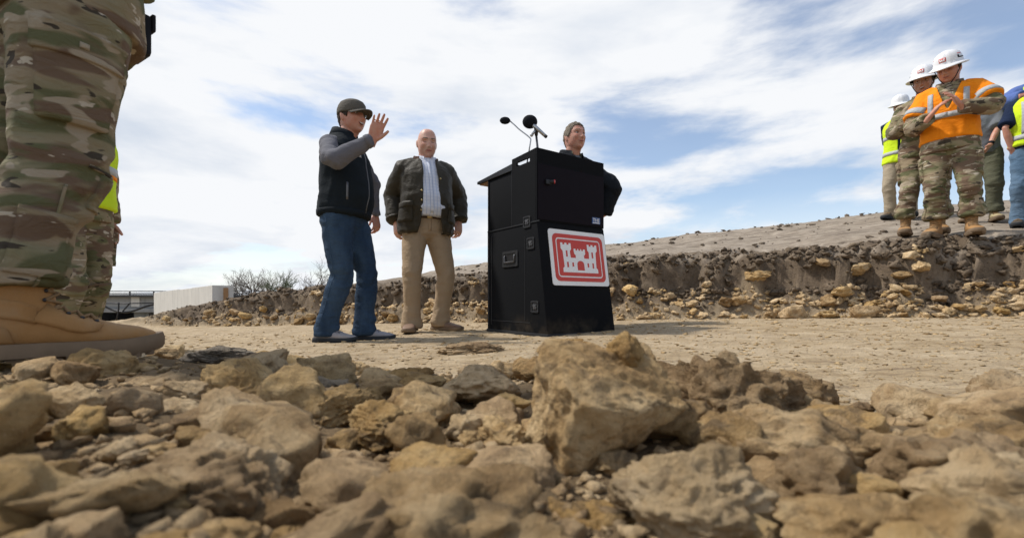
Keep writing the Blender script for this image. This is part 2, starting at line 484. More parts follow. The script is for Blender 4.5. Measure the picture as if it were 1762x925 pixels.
def build_ground():
    us = np.linspace(-1.75, 2.05, 460)
    ys = np.concatenate([np.linspace(-1.6, 0.08, 12), np.geomspace(0.10, 1.5, 80), np.linspace(1.5, 3.6, 90)[1:], np.linspace(3.6, 7.9, 230)[1:], np.geomspace(7.9, 26, 60)[1:]])
    U, YY = np.meshgrid(us, ys)
    # widen the sheet sideways close to the lens so that it has no edge beside the camera
    XX = U * (np.maximum(YY, 0.1) + 0.10) + np.sign(U) * np.maximum(np.abs(U) - 1.25, 0) * 4.0
    Z, m, berm, slope, x = height(XX, YY)
    V = np.stack([XX.ravel(), YY.ravel(), Z], 1)
    a, b = U.shape
    idx = np.arange(a * b).reshape(a, b)
    F = np.stack([idx[:-1, :-1].ravel(), idx[:-1, 1:].ravel(), idx[1:, 1:].ravel(), idx[1:, :-1].ravel()], 1)
    me = mesh_from('ground', V, F, MAT['soil'])
    at = me.attributes.new('zone', 'FLOAT_COLOR', 'POINT')
    X0, Y0 = XX.ravel(), YY.ravel()
    zz, mm, t, s, db, dt, dr, xx = height_base(X0, Y0)
    pn = fbm(np.stack([X0, Y0, Z], 1) * 4.0 + 77, 3)
    dark = (0.55 * smoothstep(-0.02, 0.08, t) + 0.45 * smoothstep(0.16, 0.42, t + 0.30 * pn)) * smoothstep(130, 230, xx)
    grey = np.maximum(smoothstep(0.0, 0.10, s + 0.05 * pn) * (Y0 > dt), smoothstep(0.62, 0.95, t + 0.25 * pn) * 0.75 * (Y0 <= dt)) * smoothstep(330, 560, xx)
    C = np.stack([m, dark, grey, np.ones_like(m)], 1).astype(np.float32)
    at.data.foreach_set('color', C.ravel())
    kind(obj('ground', me), 'structure')
build_ground()
def build_far_plain():
    t = NT('plain')
    v = t.coord('Object')
    n = t.noise(v, 0.05, 6, 0.6)
    t.color(t.ramp(n, [(0.35, (0.10, 0.09, 0.055)), (0.65, (0.19, 0.165, 0.11))])); t.rough(0.95, 0.1)
    MAT['plain'] = t.m
    n_ = 40
    xs = np.linspace(-1500, 1500, n_)
    X, Y = np.meshgrid(xs, xs)
    Z = np.full(X.size, -1.35)
    idx = np.arange(n_ * n_).reshape(n_, n_)
    F = np.stack([idx[:-1, :-1].ravel(), idx[:-1, 1:].ravel(), idx[1:, 1:].ravel(), idx[1:, :-1].ravel()], 1)
    kind(obj('plain', mesh_from('plain', np.stack([X.ravel(), Y.ravel(), Z], 1), F, t.m)), 'structure')
build_far_plain()

# ------------------------------------------------------------------ rocks
_ico = {}
def ico(sub):
    if sub not in _ico:
        bm = bmesh.new(); bmesh.ops.create_icosphere(bm, subdivisions=sub, radius=1.0)
        V = np.array([v.co[:] for v in bm.verts]); F = np.array([[v.index for v in f.verts] for f in bm.faces])
        bm.free(); _ico[sub] = (V, F)
    V, F = _ico[sub]
    return V.copy(), F
def rock_arrays(seed, sub=4, cuts=11, rough=0.12, depth=0.80, fine=True, boxy=0.0):
    rs = np.random.RandomState(seed)
    V, F = ico(sub)
    off = rs.uniform(-50, 50, 3)
    if boxy:
        V = V / (np.abs(V) ** (2 + boxy)).sum(1)[:, None] ** (1 / (2 + boxy))
    V = V * (1 + 0.16 * fbm(V * 0.9 + off, 2))[:, None]
    for k in range(cuts):
        n = rs.normal(size=3); n /= np.linalg.norm(n)
        d = rs.uniform(0.50, 0.84)
        e = V @ n - d
        V = V - (np.maximum(e, 0) * min(depth * 1.13, 0.95))[:, None] * n
    r = V / np.linalg.norm(V, axis=1)[:, None]
    a = fbm(V * 1.9 + off, 3) * rough * 0.70
    w_ = V + 0.25 * np.stack([fbm(V * 2 + off + 20, 2), fbm(V * 2 + off + 40, 2), fbm(V * 2 + off + 60, 2)], 1)
    b = ridged(w_ * 2.7 + off + 9, 5 if fine else 2, gain=0.58) * rough * 0.20
    # a few bedding steps
    ax = rs.normal(size=3); ax /= np.linalg.norm(ax)
    q = (V @ ax) * rs.uniform(4, 7) + 0.8 * fbm(V * 1.3 + off + 4, 2)
    c = (np.abs((q % 1.0) - 0.5) - 0.25) * rough * 0.36
    V = V + r * (a + b + c)[:, None]
    if fine and sub >= 4:
        V = V + r * (fbm(V * 9 + off, 4, gain=0.6) * rough * 0.11)[:, None]
    V = V - (V.max(0) + V.min(0)) / 2
    V = V / (np.abs(V).max(0))                # fills the box -1..1, so that sizes are known
    return V, F
ROCK_HI = [mesh_from('rock', *rock_arrays(100 + i, 6 if i < 7 else 5, (5 if i in (0, 6) else 9) + i % 4, 0.26 + 0.05 * (i % 4), boxy=3.0 if i in (0, 6) else (0.8 if i % 2 else 0.0)), MAT['rock_tan']) for i in range(12)]
ROCK_LO = [mesh_from('rock', *rock_arrays(300 + i, 4, 8 + i % 5, 0.26 + 0.06 * (i % 3), boxy=1.0 if i % 3 == 0 else 0.0), MAT['rock_tan']) for i in range(14)]
def with_mat(me, mat):
    c = me.copy(); c.materials.clear(); c.materials.append(mat); return c
ROCKSET = {}
def rockset(which, mat):
    k = (which, mat)
    if k not in ROCKSET:
        src = ROCK_HI if which == 'hi' else ROCK_LO
        ROCKSET[k] = src[:] if mat == 'rock_tan' else [None] * len(src)
    return ROCKSET[k]
def pick_rock(which, mat, i):
    s = rockset(which, mat); src = ROCK_HI if which == 'hi' else ROCK_LO
    i %= len(src)
    if s[i] is None: s[i] = with_mat(src[i], MAT[mat])
    return s[i]
RNG = random.Random(4)
taken = []          # (X, Y, radius) of rocks that lie in the rubble
def put_rock(me, c, half, rot, label, group=None, name='rock'):
    o = obj(name, me)
    o.location = c; o.scale = half; o.rotation_euler = rot
    tag(o, label, 'rock', group)
    return o
def hero(i, box, Y, label, mat='rock_tan', depth=None, rot=(0, 0, 0), name='rock'):
    """a rock that fills the pixel box x0,y0,x1,y1 when it lies Y metres deep"""
    x0, y0, x1, y1 = box
    c = P((x0 + x1) / 2, (y0 + y1) / 2, Y)
    hx = (x1 - x0) / 2 / FPX * Y; hz = (y1 - y0) / 2 / FPX * Y
    hy = depth if depth else 0.85 * (hx + hz) / 2
    o = put_rock(pick_rock('hi', mat, i), c, (hx, hy, hz), rot, label, None, name)
    taken.append((c.x, c.y, max(hx, hy) * 0.86))
    return o
G = 'rocks of the near rubble'
BLOCK = mesh_from('rock_block', *rock_arrays(777, 6, 4, 0.16, 0.84, True, 5.0), MAT['rock_tan'])
ROCK_HI.append(BLOCK); ROCKSET.clear()
hero(12, (618, 402, 806, 552), 0.66, 'tall tan block standing upright, highest rock of the near rubble', depth=0.080, rot=(0.12, 0.05, 0.42), name='rock_block')
hero(8, (706, 388, 762, 446), 0.69, 'pointed lump on the shoulder of the tall tan block', depth=0.04, rot=(0.0, 0.3, 0.4))
hero(3, (765, 408, 930, 545), 0.84, 'crumbly brown clod with an overhanging lip right behind the tall tan block', 'rock_brown', depth=0.13, rot=(0, 0.1, 0.3), name='soil_clod')
hero(6, (880, 462, 1010, 560), 0.80, 'blocky brown clod between the crumbly one and the sloping rock', 'rock_tan', depth=0.11, rot=(0.1, 0.3, 0.5), name='soil_clod')
hero(0, (985, 505, 1120, 600), 0.70, 'blocky tan rock at the low end of the broken mound', depth=0.09, rot=(0, 0.25, 0.9))
hero(5, (800, 470, 1080, 630), 0.62, 'long sloping tan rock descending to the right of the tall block', depth=0.10, rot=(0, 0.12, -0.2))
hero(1, (716, 522, 908, 660), 0.42, 'pale pointed rock lying below the tall tan block', 'rock_ochre', depth=0.055)
hero(4, (890, 566, 1150, 690), 0.40, 'pale flat rock with a whitish end beside the pointed rock', depth=0.06)
hero(2, (1075, 488, 1270, 615), 0.56, 'smooth wide tan rock at the end of the sloping rock', depth=0.09)
hero(6, (85, 515, 375, 690), 0.44, 'huge slanting tan slab with a grey vein across its top', depth=0.085, rot=(0, -0.16, 0.1), name='rock_slab')
hero(7, (372, 548, 668, 720), 0.40, 'broad rounded tan boulder next to the huge slanting slab', depth=0.075)
hero(8, (155, 466, 270, 548), 0.72, 'rounded tan boulder behind the huge slanting slab', depth=0.07)
hero(9, (360, 528, 446, 610), 0.56, 'upright pale stone wedged between slab and broad boulder', depth=0.04)
hero(10, (70, 405, 178, 470), 1.02, 'craggy tan rock with dark hollows just below the boot sole', depth=0.10)
hero(11, (140, 438, 254, 486), 0.92, 'flat-topped tan stone in front of the craggy rock', depth=0.08)
hero(0, (222, 432, 345, 502), 0.90, 'low wide tan rock beside the rounded boulder', depth=0.09, rot=(0.3, 0, 1.2))
hero(3, (338, 438, 436, 482), 1.00, 'grey ridged rock among tan ones', 'rock_ash', depth=0.08)
hero(4, (-60, 452, 156, 525), 0.78, 'broad layered tan rock in front of the boot heel', depth=0.10, rot=(0, 0, 2.0))
hero(9, (20, 498, 142, 562), 0.60, 'lumpy tan stone resting on the broad layered rock', depth=0.05, rot=(0, -0.25, 1.0))
hero(5, (10, 540, 160, 622), 0.50, 'darker crumbly lump against the huge slanting slab', 'rock_brown', depth=0.06, rot=(0, -0.3, 2.0), name='soil_clod')
hero(1, (408, 468, 506, 540), 0.70, 'brown rock with a curved edge behind the upright pale stone', depth=0.06, rot=(0, 0, 2.2))
hero(2, (352, 452, 448, 504), 0.82, 'slanting pale tan rock beside the brown curved one', depth=0.06, rot=(0, -0.15, 0.6))
hero(8, (508, 424, 622, 472), 0.98, 'low smooth tan hump left of the tall block', depth=0.09, rot=(0, 0, 1.4))
hero(11, (556, 486, 630, 545), 0.66, 'small rounded stone leaning on the foot of the tall block', depth=0.045, rot=(0, 0, 1.0))
hero(6, (205, 405, 300, 436), 1.30, 'rough greyish clump of earth beyond the craggy rock', 'rock_ash', depth=0.10, rot=(0, 0, 0.7), name='soil_clod')
hero(7, (618, 590, 760, 690), 0.44, 'brown shadowed stone between the boulder and the pointed rock', depth=0.04, rot=(0, 0, 2.5))
hero(10, (900, 520, 1010, 600), 0.48, 'small knobbly stone in front of the sloping rock', 'rock_brown', depth=0.05, rot=(0, 0, 1.5))
hero(0, (-120, 590, 90, 740), 0.42, 'dark-sided tan rock at the foot of the dark crumbly lump', depth=0.07, rot=(0, 0, 2.6))
hero(2, (512, 400, 596, 418), 2.35, 'flat brown clod lying alone on the worn ground before the lectern', 'rock_brown', depth=0.10, rot=(0, 0, 0.3), name='soil_clod')
hero(7, (640, 396, 690, 408), 2.6, 'small low clod near the foot of the lectern', 'rock_brown', depth=0.07, name='soil_clod')
def stone_words(mat, r, flat, cut, where):
    colour = {'rock_tan': 'tan', 'rock_brown': 'brownish', 'rock_ochre': 'pale yellowish'}[mat]
    size = 'fist-sized' if r > cut[0] else ('middling' if r > cut[1] else 'little')
    form = 'flat' if flat < 0.62 else 'chunky'
    return '%s %s %s stone lying %s' % (size, form, colour, where), '%s %s %s stones %s' % (size, form, colour, where)
def fill_rocks():
    # loose stones between the big ones, the larger ones first
    n = 0
    mats = ['rock_tan'] * 7 + ['rock_brown'] * 2 + ['rock_ochre'] * 2
    sizes = [(0.075, 0.045, 80), (0.045, 0.026, 75), (0.026, 0.014, 35)]
    for hi_, lo_, cnt in sizes:
        made = tries = 0
        while made < cnt and tries < 9000:
            tries += 1
            Y = math.exp(RNG.uniform(math.log(0.22), math.log(2.0)))
            x = RNG.uniform(-130, 1330)
            X = (x - 600) / FPX * Y
            re = float(np.interp(x, REX, RE))
            if Y > re * RNG.uniform(0.8, 1.02): continue
            r = RNG.uniform(lo_, hi_)
            if Y < 0.45: r *= 0.75
            if any((X - a) ** 2 + (Y - b) ** 2 < (0.54 * (r + q)) ** 2 for a, b, q in taken): continue
            if RNG.random() < 0.0: continue
            z = H(X, Y)
            flat = RNG.uniform(0.5, 0.85)
            # keep the sight line over the rubble clear
            top = z + 2 * r * flat * 0.72
            if top > 0.21 and Y < 0.9: continue
            if abs(X + 1.12) < 0.22 and 0.95 < Y < 1.45 and top > 0.16: continue
            mt = RNG.choice(mats); me = pick_rock('lo', mt, RNG.randrange(14))
            sx, sy = r * RNG.uniform(0.8, 1.3), r * RNG.uniform(0.75, 1.1)
            put_rock(me, (X, Y, z + r * flat * 0.42), (sx, sy, r * flat), (RNG.uniform(-0.35, 0.35), RNG.uniform(-0.35, 0.35), RNG.uniform(0, 6.28)),
                     *stone_words(mt, r, flat, (0.050, 0.032), 'in the near rubble'), 'stone')
            taken.append((X, Y, r)); made += 1
fill_rocks()
def scree_rocks():
    mats = ['rock_ochre'] * 5 + ['rock_tan'] * 4 + ['rock_brown'] * 3
    made = tries = 0
    spots = []
    big = [(1005, 352, 36, 16), (1080, 325, 26, 15), (1150, 345, 45, 18), (745, 352, 30, 10), (1195, 330, 40, 20)]
    while made < 120 and tries < 20000:
        tries += 1
        x = RNG.uniform(190, 1420)
        db = float(smooth_interp(np.array([x]), TX, DB)[0]); dt = float(smooth_interp(np.array([x]), TX, DT)[0])
        t = abs(RNG.gauss(0, 0.30)) - 0.08
        if t > 0.75: continue
        Y = db + (dt - db) * t
        X = (x - 600) / FPX * Y
        r = (0.040 + 0.075 * RNG.random() ** 2.6) * (1.0 if x > 600 else 0.8)
        if any((X - a) ** 2 + (Y - b) ** 2 < (0.6 * (r + q)) ** 2 for a, b, q in spots): continue
        spots.append((X, Y, r)); made += 1
        flat = RNG.uniform(0.5, 0.8)
        mt = RNG.choice(mats)
        put_rock(pick_rock('lo', mt, RNG.randrange(14)), (X, Y - 0.02, H(X, Y) + r * flat * 0.5), (r * RNG.uniform(0.9, 1.5), r, r * flat),
                 (RNG.uniform(-0.4, 0.4), RNG.uniform(-0.4, 0.4), RNG.uniform(0, 6.28)),
                 *stone_words(mt, r, flat, (0.075, 0.045), 'at the foot of the earth bank'), 'stone')
scree_rocks()
def scatter(name, pts, sizes, flat, sub, mat, seed, tone=None, jitter=0.35):
    """many little clods as one mesh"""
    rs = np.random.RandomState(seed)
    V0, F0 = ico(sub)
    n = len(pts); k = len(V0)
    protos = []
    for i in range(10):
        V, _ = rock_arrays(seed + i, sub, 7, 0.75, 0.9, False); V = V * (1 + 0.28 * np.random.RandomState(seed + i).normal(size=len(V)).clip(-1.2, 1.2))[:, None] * 0.9; protos.append(V)
    VV = np.empty((n, k, 3))
    ang = rs.uniform(0, 6.283, n)
    for i in range(n):
        v = protos[i % 10] * np.array([rs.uniform(0.75, 1.35), rs.uniform(0.7, 1.15), flat * rs.uniform(0.7, 1.2)]) * sizes[i]
        tx, ty = rs.uniform(-jitter, jitter, 2)
        v = v + np.stack([v[:, 2] * tx, v[:, 2] * ty, v[:, 0] * tx * 0.6], 1)
        c, s_ = math.cos(ang[i]), math.sin(ang[i])
        VV[i, :, 0] = v[:, 0] * c - v[:, 1] * s_ + pts[i][0]
        VV[i, :, 1] = v[:, 0] * s_ + v[:, 1] * c + pts[i][1]
        VV[i, :, 2] = v[:, 2] + pts[i][2]
    F = (F0[None] + (np.arange(n) * k)[:, None, None]).reshape(-1, 3)
    return mesh_from(name, VV.reshape(-1, 3), F, mat, smooth=False)
def crumbs():
    rs = np.random.RandomState(5)
    # crumbs of the near rubble and flakes on the worn bench
    for name, n, y0, y1, s0, s1, flat, mat, label, seed in (
            ('crumbs', 7000, 0.2, 2.2, 0.0025, 0.016, 0.65, 'rock_tan', 'tan crumbs of earth strewn between the near rocks', 21),
            ('earth_flakes', 6500, 1.1, 5.0, 0.004, 0.015, 0.28, 'rock_ochre', 'thin tan flakes of dried earth strewn over the worn ground', 22),
            ('dark_flakes', 450, 1.1, 5.0, 0.004, 0.020, 0.25, 'rock_brown', 'brownish flakes of earth strewn over the worn ground', 23)):
        Y = np.exp(rs.uniform(math.log(y0), math.log(y1), n * 2)); x = rs.uniform(-150, 1700, n * 2)
        X = (x - 600) / FPX * Y
        db = np.interp(x, TX, DB); re = np.interp(x, REX, RE)
        ok = (Y < re) if name == 'crumbs' else ((Y > re * 0.8) & (Y < db + 0.1))
        X, Y = X[ok][:n], Y[ok][:n]
        Z = height(X, Y)[0]
        s = s0 + (s1 - s0) * rs.uniform(0, 1, len(X)) ** 2.5
        s = s * np.clip(Y / 2.2, 0.7, 1.6) if name != 'crumbs' else s
        pts = np.stack([X, Y, Z + s * flat * 0.4], 1)
        me = scatter(name, pts, s, flat, 1, MAT[mat], seed)
        o = kind(obj(name, me), 'stuff'); tag(o, label, 'earth')
    # clods of the bank: dark above, tan below
    n = 12000
    x = rs.uniform(170, 1500, n)
    db = smooth_interp(x, TX, DB); dt = smooth_interp(x, TX, DT)
    t = rs.uniform(-0.05, 1.30, n)
    Y = db + (dt - db) * t; X = (x - 600) / FPX * Y
    Z = height(X, Y)[0]
    s = (0.006 + 0.042 * rs.uniform(0, 1, n) ** 6.0) * np.where(x < 560, 0.95, 1.0) * np.where(t > 1.0, 0.5, 1.0) * np.clip((x - 140) / 120, 0.35, 1)
    q = rs.permutation(n)[:900]                       # coarse lumps along the cut
    t[q] = rs.uniform(0.36, 0.72, 900); Y[q] = (db + (dt - db) * t)[q]; X[q] = ((x - 600) / FPX * Y)[q]; Z[q] = height(X[q], Y[q])[0]
    s[q] = (0.014 + 0.05 * rs.uniform(0, 1, 900) ** 2.2) * np.clip((x[q] - 140) / 160, 0.3, 1)
    pn = fbm(np.stack([X, Y, Z], 1) * 2.5 + 3, 3)
    dk = (t + 0.45 * pn) > 0.36
    for name, mk, mat, label, seed in (('dark_clods', dk, 'rock_dark', 'dark brown clods of the crumbling earth bank', 31),
                                       ('tan_clods', ~dk, 'rock_ochre', 'yellowish clods along the foot of the earth bank', 32)):
        pts = np.stack([X, Y, Z + s * 0.3], 1)
        big = s > 0.024
        for nm, q, sb in ((name, mk & ~big, 1), ('large_' + name, mk & big, 2)):
            me = scatter(nm, pts[q], s[q], 0.75, sb, MAT[mat], seed)
            tag(kind(obj(nm, me), 'stuff'), ('coarse ' if sb == 2 else 'fine ') + label, 'earth')
    # a few clods on the smooth upper slope and along its ridge
    n = 420
    x = np.concatenate([rs.uniform(520, 1500, 300), rs.uniform(560, 1500, 120)])
    dt = smooth_interp(x, TX, DT); dr = smooth_interp(x, TX, DR)
    q = np.concatenate([rs.uniform(0.1, 1, 300) ** 0.9, rs.uniform(0.95, 1.03, 120)])
    Y = dt + (dr - dt) * q; X = (x - 600) / FPX * Y
    Z = height(X, Y)[0]
    s = 0.010 + 0.045 * rs.uniform(0, 1, n) ** 3
    me = scatter('slope_clods', np.stack([X, Y, Z + s * 0.25], 1), s, 0.6, 1, MAT['rock_dark'], 41)
    tag(kind(obj('slope_clods', me), 'stuff'), 'dark clods strewn over the smooth upper slope', 'earth')
crumbs()
# ------------------------------------------------------------------ the lectern
def carpet_mat():
    t = NT('black_carpet')
    v = t.coord('Object')
    n = t.noise(v, 900, 3, 0.7); d = t.noise(v, 7, 6, 0.65)
    c = t.mix(t.ramp(n, [(0.3, (0, 0, 0)), (0.7, (1, 1, 1))]), (0.0035, 0.0037, 0.0045), (0.010, 0.011, 0.013))
    sep = t.N.new('ShaderNodeSeparateXYZ'); t.link(v, sep.inputs[0])
    dust = t.math('MULTIPLY', t.ramp(sep.outputs['Z'], [(0.0, (1, 1, 1)), (0.16, (0, 0, 0))]), t.ramp(d, [(0.45, (0, 0, 0)), (0.7, (1, 1, 1))]))
    t.color(t.mix(t.math('MULTIPLY', dust, 0.35), c, (0.16, 0.125, 0.085)))
    t.rough(0.92, 0.12)
    t.bump(n, 0.6, 0.0015)
    MAT['black_carpet'] = t.m
carpet_mat()
simple('black_plastic', (0.009, 0.009, 0.010), 0.45, 0.4)
simple('black_steel', (0.020, 0.021, 0.023), 0.5, 0.3, 0.0, 0.3, 60, 0.3)
simple('panel_plum', (0.0075, 0.0050, 0.0080), 0.55, 0.08, 0.0, 0.2, 12)
simple('steel', (0.42, 0.43, 0.44), 0.32, 0.5, 0.8)
simple('dark_steel', (0.12, 0.12, 0.125), 0.4, 0.5, 0.6)
simple('plywood', (0.33, 0.185, 0.085), 0.6, 0.3, 0.0, 0.25, 18)
simple('sign_white', (0.80, 0.80, 0.79), 0.38, 0.4, 0.0, 0.04, 6)
simple('sign_red', (0.55, 0.050, 0.034), 0.40, 0.4, 0.0, 0.10, 5)
simple('red_lens', (0.55, 0.05, 0.06), 0.2, 0.5)
simple('pink_glass', (0.85, 0.45, 0.45), 0.15, 0.5)
simple('label_blue', (0.045, 0.10, 0.26), 0.35, 0.4)
simple('foam', (0.012, 0.013, 0.016), 0.95, 0.1, 0.0, 0.3, 300, 0.8, 0.002)

def round_rect(x0, y0, x1, y1, r, n=6):
    out = []
    for cx, cy, a0 in ((x1 - r, y1 - r, 0), (x0 + r, y1 - r, 90), (x0 + r, y0 + r, 180), (x1 - r, y0 + r, 270)):
        for i in range(n + 1):
            a = R(a0 + 90 * i / n); out.append((cx + r * math.cos(a), cy + r * math.sin(a)))
    return out
def ring_prism(mb, outer, inner, place):
    """flat ring between two outlines of equal count; place(p, level) -> point, level 0 back, 1 front"""
    n = len(outer)
    V = [place(p, 1) for p in outer] + [place(p, 1) for p in inner] + [place(p, 0) for p in outer] + [place(p, 0) for p in inner]
    F = []
    for i in range(n):
        j = (i + 1) % n
        F += [(i, j, n + j, n + i), (2 * n + i, 2 * n + j, j, i), (n + i, n + j, 3 * n + j, 3 * n + i)]
    mb.add(V, F)
def plate(mb, outline, place):
    n = len(outline)
    V = [place(p, 1) for p in outline] + [place(p, 0) for p in outline]
    mb.add(V, [tuple(range(n))] + [(n + i, n + (i + 1) % n, (i + 1) % n, i) for i in range(n)])
CASTLE = []
def castle_outline():
    """two tall crenellated towers, a lower one between them, on a flared foot; unit box"""
    L = [(0.02, 0.0), (0.02, 0.13), (0.06, 0.19), (0.045, 0.72), (0.0, 0.80), (0.0, 1.0), (0.055, 1.0), (0.055, 0.94), (0.11, 0.94), (0.11, 1.0), (0.165, 1.0), (0.165, 0.94),
         (0.22, 0.94), (0.22, 1.0), (0.275, 1.0), (0.275, 0.80), (0.235, 0.72), (0.245, 0.50), (0.385, 0.50), (0.385, 0.60), (0.345, 0.66), (0.345, 0.82),
         (0.395, 0.82), (0.395, 0.765), (0.445, 0.765), (0.445, 0.82), (0.475, 0.82), (0.475, 0.765)]
    return L + [(1 - x, y) for x, y in reversed(L)]
def emblem(parent, place, w, h, name='emblem'):
    """red panel with castle on a white plate; place(p, level_in_m)"""
    d = 0.0
    def lay(nm, mat, outline=None, ring=None, z0=0.0, z1=0.001):
        mb = MB()
        pl = lambda p, k: place(p, z1 if k else z0)
        if ring: ring_prism(mb, ring[0], ring[1], pl)
        else: plate(mb, outline, pl)
        return mb.build(nm, MAT[mat], parent)
    m = 0.075 * h
    lay('red_border', 'sign_red', ring=(round_rect(m, m, w - m, h - m, 0.10 * h), round_rect(m * 1.95, m * 1.95, w - m * 1.95, h - m * 1.95, 0.07 * h)), z0=0.0, z1=0.0016)
    m2 = m * 2.28
    lay('red_field', 'sign_red', outline=round_rect(m2, m2, w - m2, h - m2, 0.045 * h), z0=0.0, z1=0.0018)
    cw, ch = w - 2 * m2 - 0.11 * w, h - 2 * m2 - 0.13 * h
    ox, oy = (w - cw) / 2, (h - ch) / 2
    cp = lambda p: (ox + p[0] * cw, oy + p[1] * ch)
    lay('castle', 'sign_white', outline=[cp(p) for p in castle_outline()], z0=0.001, z1=0.0034)
    arch = [(0.405, 0.08), (0.595, 0.08)] + [(0.5 + 0.095 * math.cos(R(a)), 0.28 + 0.13 * math.sin(R(a))) for a in range(0, 181, 15)]
    lay('gate', 'sign_red', outline=[cp(p) for p in arch], z0=0.002, z1=0.0050)
    for (a, b, c, e) in ((0.125, 0.53, 0.165, 0.74), (0.835, 0.53, 0.875, 0.74), (0.13, 0.17, 0.17, 0.35), (0.83, 0.17, 0.87, 0.35), (0.27, 0.20, 0.31, 0.34), (0.69, 0.20, 0.73, 0.34)):
        lay('slit_window', 'sign_red', outline=[cp(p) for p in ((a, b), (c, b), (c, e), (a, e))], z0=0.002, z1=0.0050)

def build_lectern():
    yaw = R(35)
    W, D = 0.69, 0.68
    base = Vector((0.180, 3.30, 0.0))
    T = empty('lectern', (base.x, base.y, 0.040), yaw)
    tag(T, 'black carpeted travelling-case lectern with a red castle sign on its front', 'lectern')
    z1, z2 = 0.83, 1.362
    lean = 0.125
    # lower case: front leans back towards the top
    mb = MB(); mb.prism([(-lean, 0.0), (D, 0.0), (D, z1), (0.0, z1)], 0, 0.0, W)
    lower = mb.build('lower_case', MAT['black_carpet'], T, bevel=0.012, smooth='auto')
    mb = MB(); mb.prism([(-lean - 0.004, -0.03), (D + 0.004, -0.03), (D + 0.004, 0.012), (-lean - 0.004, 0.012)], 0, -0.004, W + 0.004)
    mb.build('base_rim', MAT['black_steel'], T, bevel=0.004)
    # upper case behind, reading desk on top
    mb = MB(); mb.box((W / 2, (0.02 + D) / 2, (z1 + 1.262) / 2), (W - 0.02, D - 0.04, 1.262 - z1 - 0.004))
    mb.build('upper_case', MAT['black_carpet'], T, bevel=0.008, smooth='auto')
    # hood of four panels, open at the top
    hd = 0.315
    th = 0.016
    mb = MB(); mb.box((W / 2, th / 2, (z1 + z2) / 2), (W, th, z2 - z1)); mb.build('front_panel', MAT['black_carpet'], T, bevel=0.003)
    def side(x):
        mb = MB()
        outer = [(0.0 + th + 0.001, z1), (hd, z1), (hd, z2 - 0.012), (th + 0.001, z2)]
        slot = round_rect(0.085, z2 - 0.082, 0.255, z2 - 0.052, 0.0145, 5)
        # panel split round the hand hole: strips left, right, below, above
        a, b, c, d_ = 0.085, 0.255, z2 - 0.082, z2 - 0.052
        mb.prism([(th + 0.001, z1), (a, z1), (a, z2 - 0.004), (th + 0.001, z2)], 0, x, x + th)
        mb.prism([(b, z1), (hd, z1), (hd, z2 - 0.012), (b, z2 - 0.010)], 0, x, x + th)
        mb.prism([(a, z1), (b, z1), (b, c), (a, c)], 0, x, x + th)
        mb.prism([(a, d_), (b, d_), (b, z2 - 0.010), (a, z2 - 0.004)], 0, x, x + th)
        return mb.build('side_panel', MAT['black_carpet'], T)
    side(0.0); side(W - th)
    # reading desk sticks out at the back
    mb = MB(); mb.prism([(hd - 0.005, 1.318), (0.845, 1.286), (0.845, 1.264), (hd - 0.005, 1.264)], 0, -0.002, W + 0.002)
    desk = mb.build('reading_desk', MAT['black_steel'], T, bevel=0.003)
    mb = MB(); mb.box((W / 2, (D + 0.83) / 2, 1.259), (W - 0.03, 0.83 - D - 0.01, 0.010)); mb.build('desk_underside', MAT['plywood'], desk)
    mb = MB(); mb.box((W / 2, D - 0.012, (1.264 + z1) / 2), (W - 0.006, 0.014, 1.264 - z1)); mb.build('back_panel', MAT['black_carpet'], T)
    # edge strips
    mb = MB(); mb.box((-0.003, D - 0.03, z1 / 2), (0.006, 0.012, z1 - 0.06)); mb.box((-0.003, D - 0.075, z1 / 2), (0.006, 0.006, z1 - 0.10))
    hinge = mb.build('hinge_strip', MAT['black_steel'], lower)
    mb = MB()
    for i in range(14): mb.ball((-0.006, D - 0.03, 0.05 + i * 0.056), 0.0035, 6, 4)
    kind(mb.build('rivet_row', MAT['dark_steel'], hinge), 'stuff')
    mb = MB(); mb.box((-0.002, D / 2 - 0.02, z1 - 0.004), (0.006, D + 0.02, 0.010)); mb.build('seam_strip', MAT['black_steel'], T)
    for yy, a, b in ((0.14, 0.10, z1 - 0.10),):
        mb = MB(); mb.box((-0.0015, yy, (a + b) / 2), (0.003, 0.005, b - a)); mb.build('door_edge', MAT['black_steel'], lower)
    mb = MB(); mb.box((-0.0015, 0.34, 0.085), (0.003, 0.52, 0.005)); mb.build('door_edge', MAT['black_steel'], lower)
    mb = MB(); mb.box((0.009, 0.325, (z1 + 1.26) / 2), (0.012, 0.005, 1.26 - z1)); mb.build('panel_joint', MAT['black_steel'], T)
    # latches: recessed dishes on the left side
    def latch(y, z, s=0.088):
        place = lambda p, k: (-0.007 if k else 0.0, y + p[0], z + p[1])
        mb = MB(); ring_prism(mb, round_rect(-s / 2, -s / 2, s / 2, s / 2, 0.012), round_rect(-s * .36, -s * .36, s * .36, s * .36, 0.008), place)
        t = mb.build('latch', MAT['black_steel'], T, bevel=0.001)
        mb = MB(); mb.box((-0.001, y, z), (0.004, s * 0.72, s * 0.72)); mb.build('dish', MAT['black_plastic'], t)
        mb = MB()
        rot = Matrix.Rotation(R(38), 3, 'X')
        mb.box((-0.006, y, z), (0.007, s * 0.52, s * 0.20), rot); mb.box((-0.005, y, z), (0.006, s * 0.18, s * 0.46), rot)
        mb.tube([(-0.002, y, z), (-0.012, y, z)], 0.010, 10)
        mb.build('twist_wing', MAT['dark_steel'], t, bevel=0.001)
        mb = MB()
        for sy in (-1, 1):
            for sz in (-1, 0, 1): mb.ball((-0.008, y + sy * s * 0.43, z + sz * s * 0.36), 0.0035, 6, 4)
        kind(mb.build('rivets', MAT['dark_steel'], t), 'stuff')
    latch(0.115, z1 + 0.005); latch(0.070, 0.672); latch(0.020, 0.205)
    # spring handle
    y, z = 0.335, 0.575
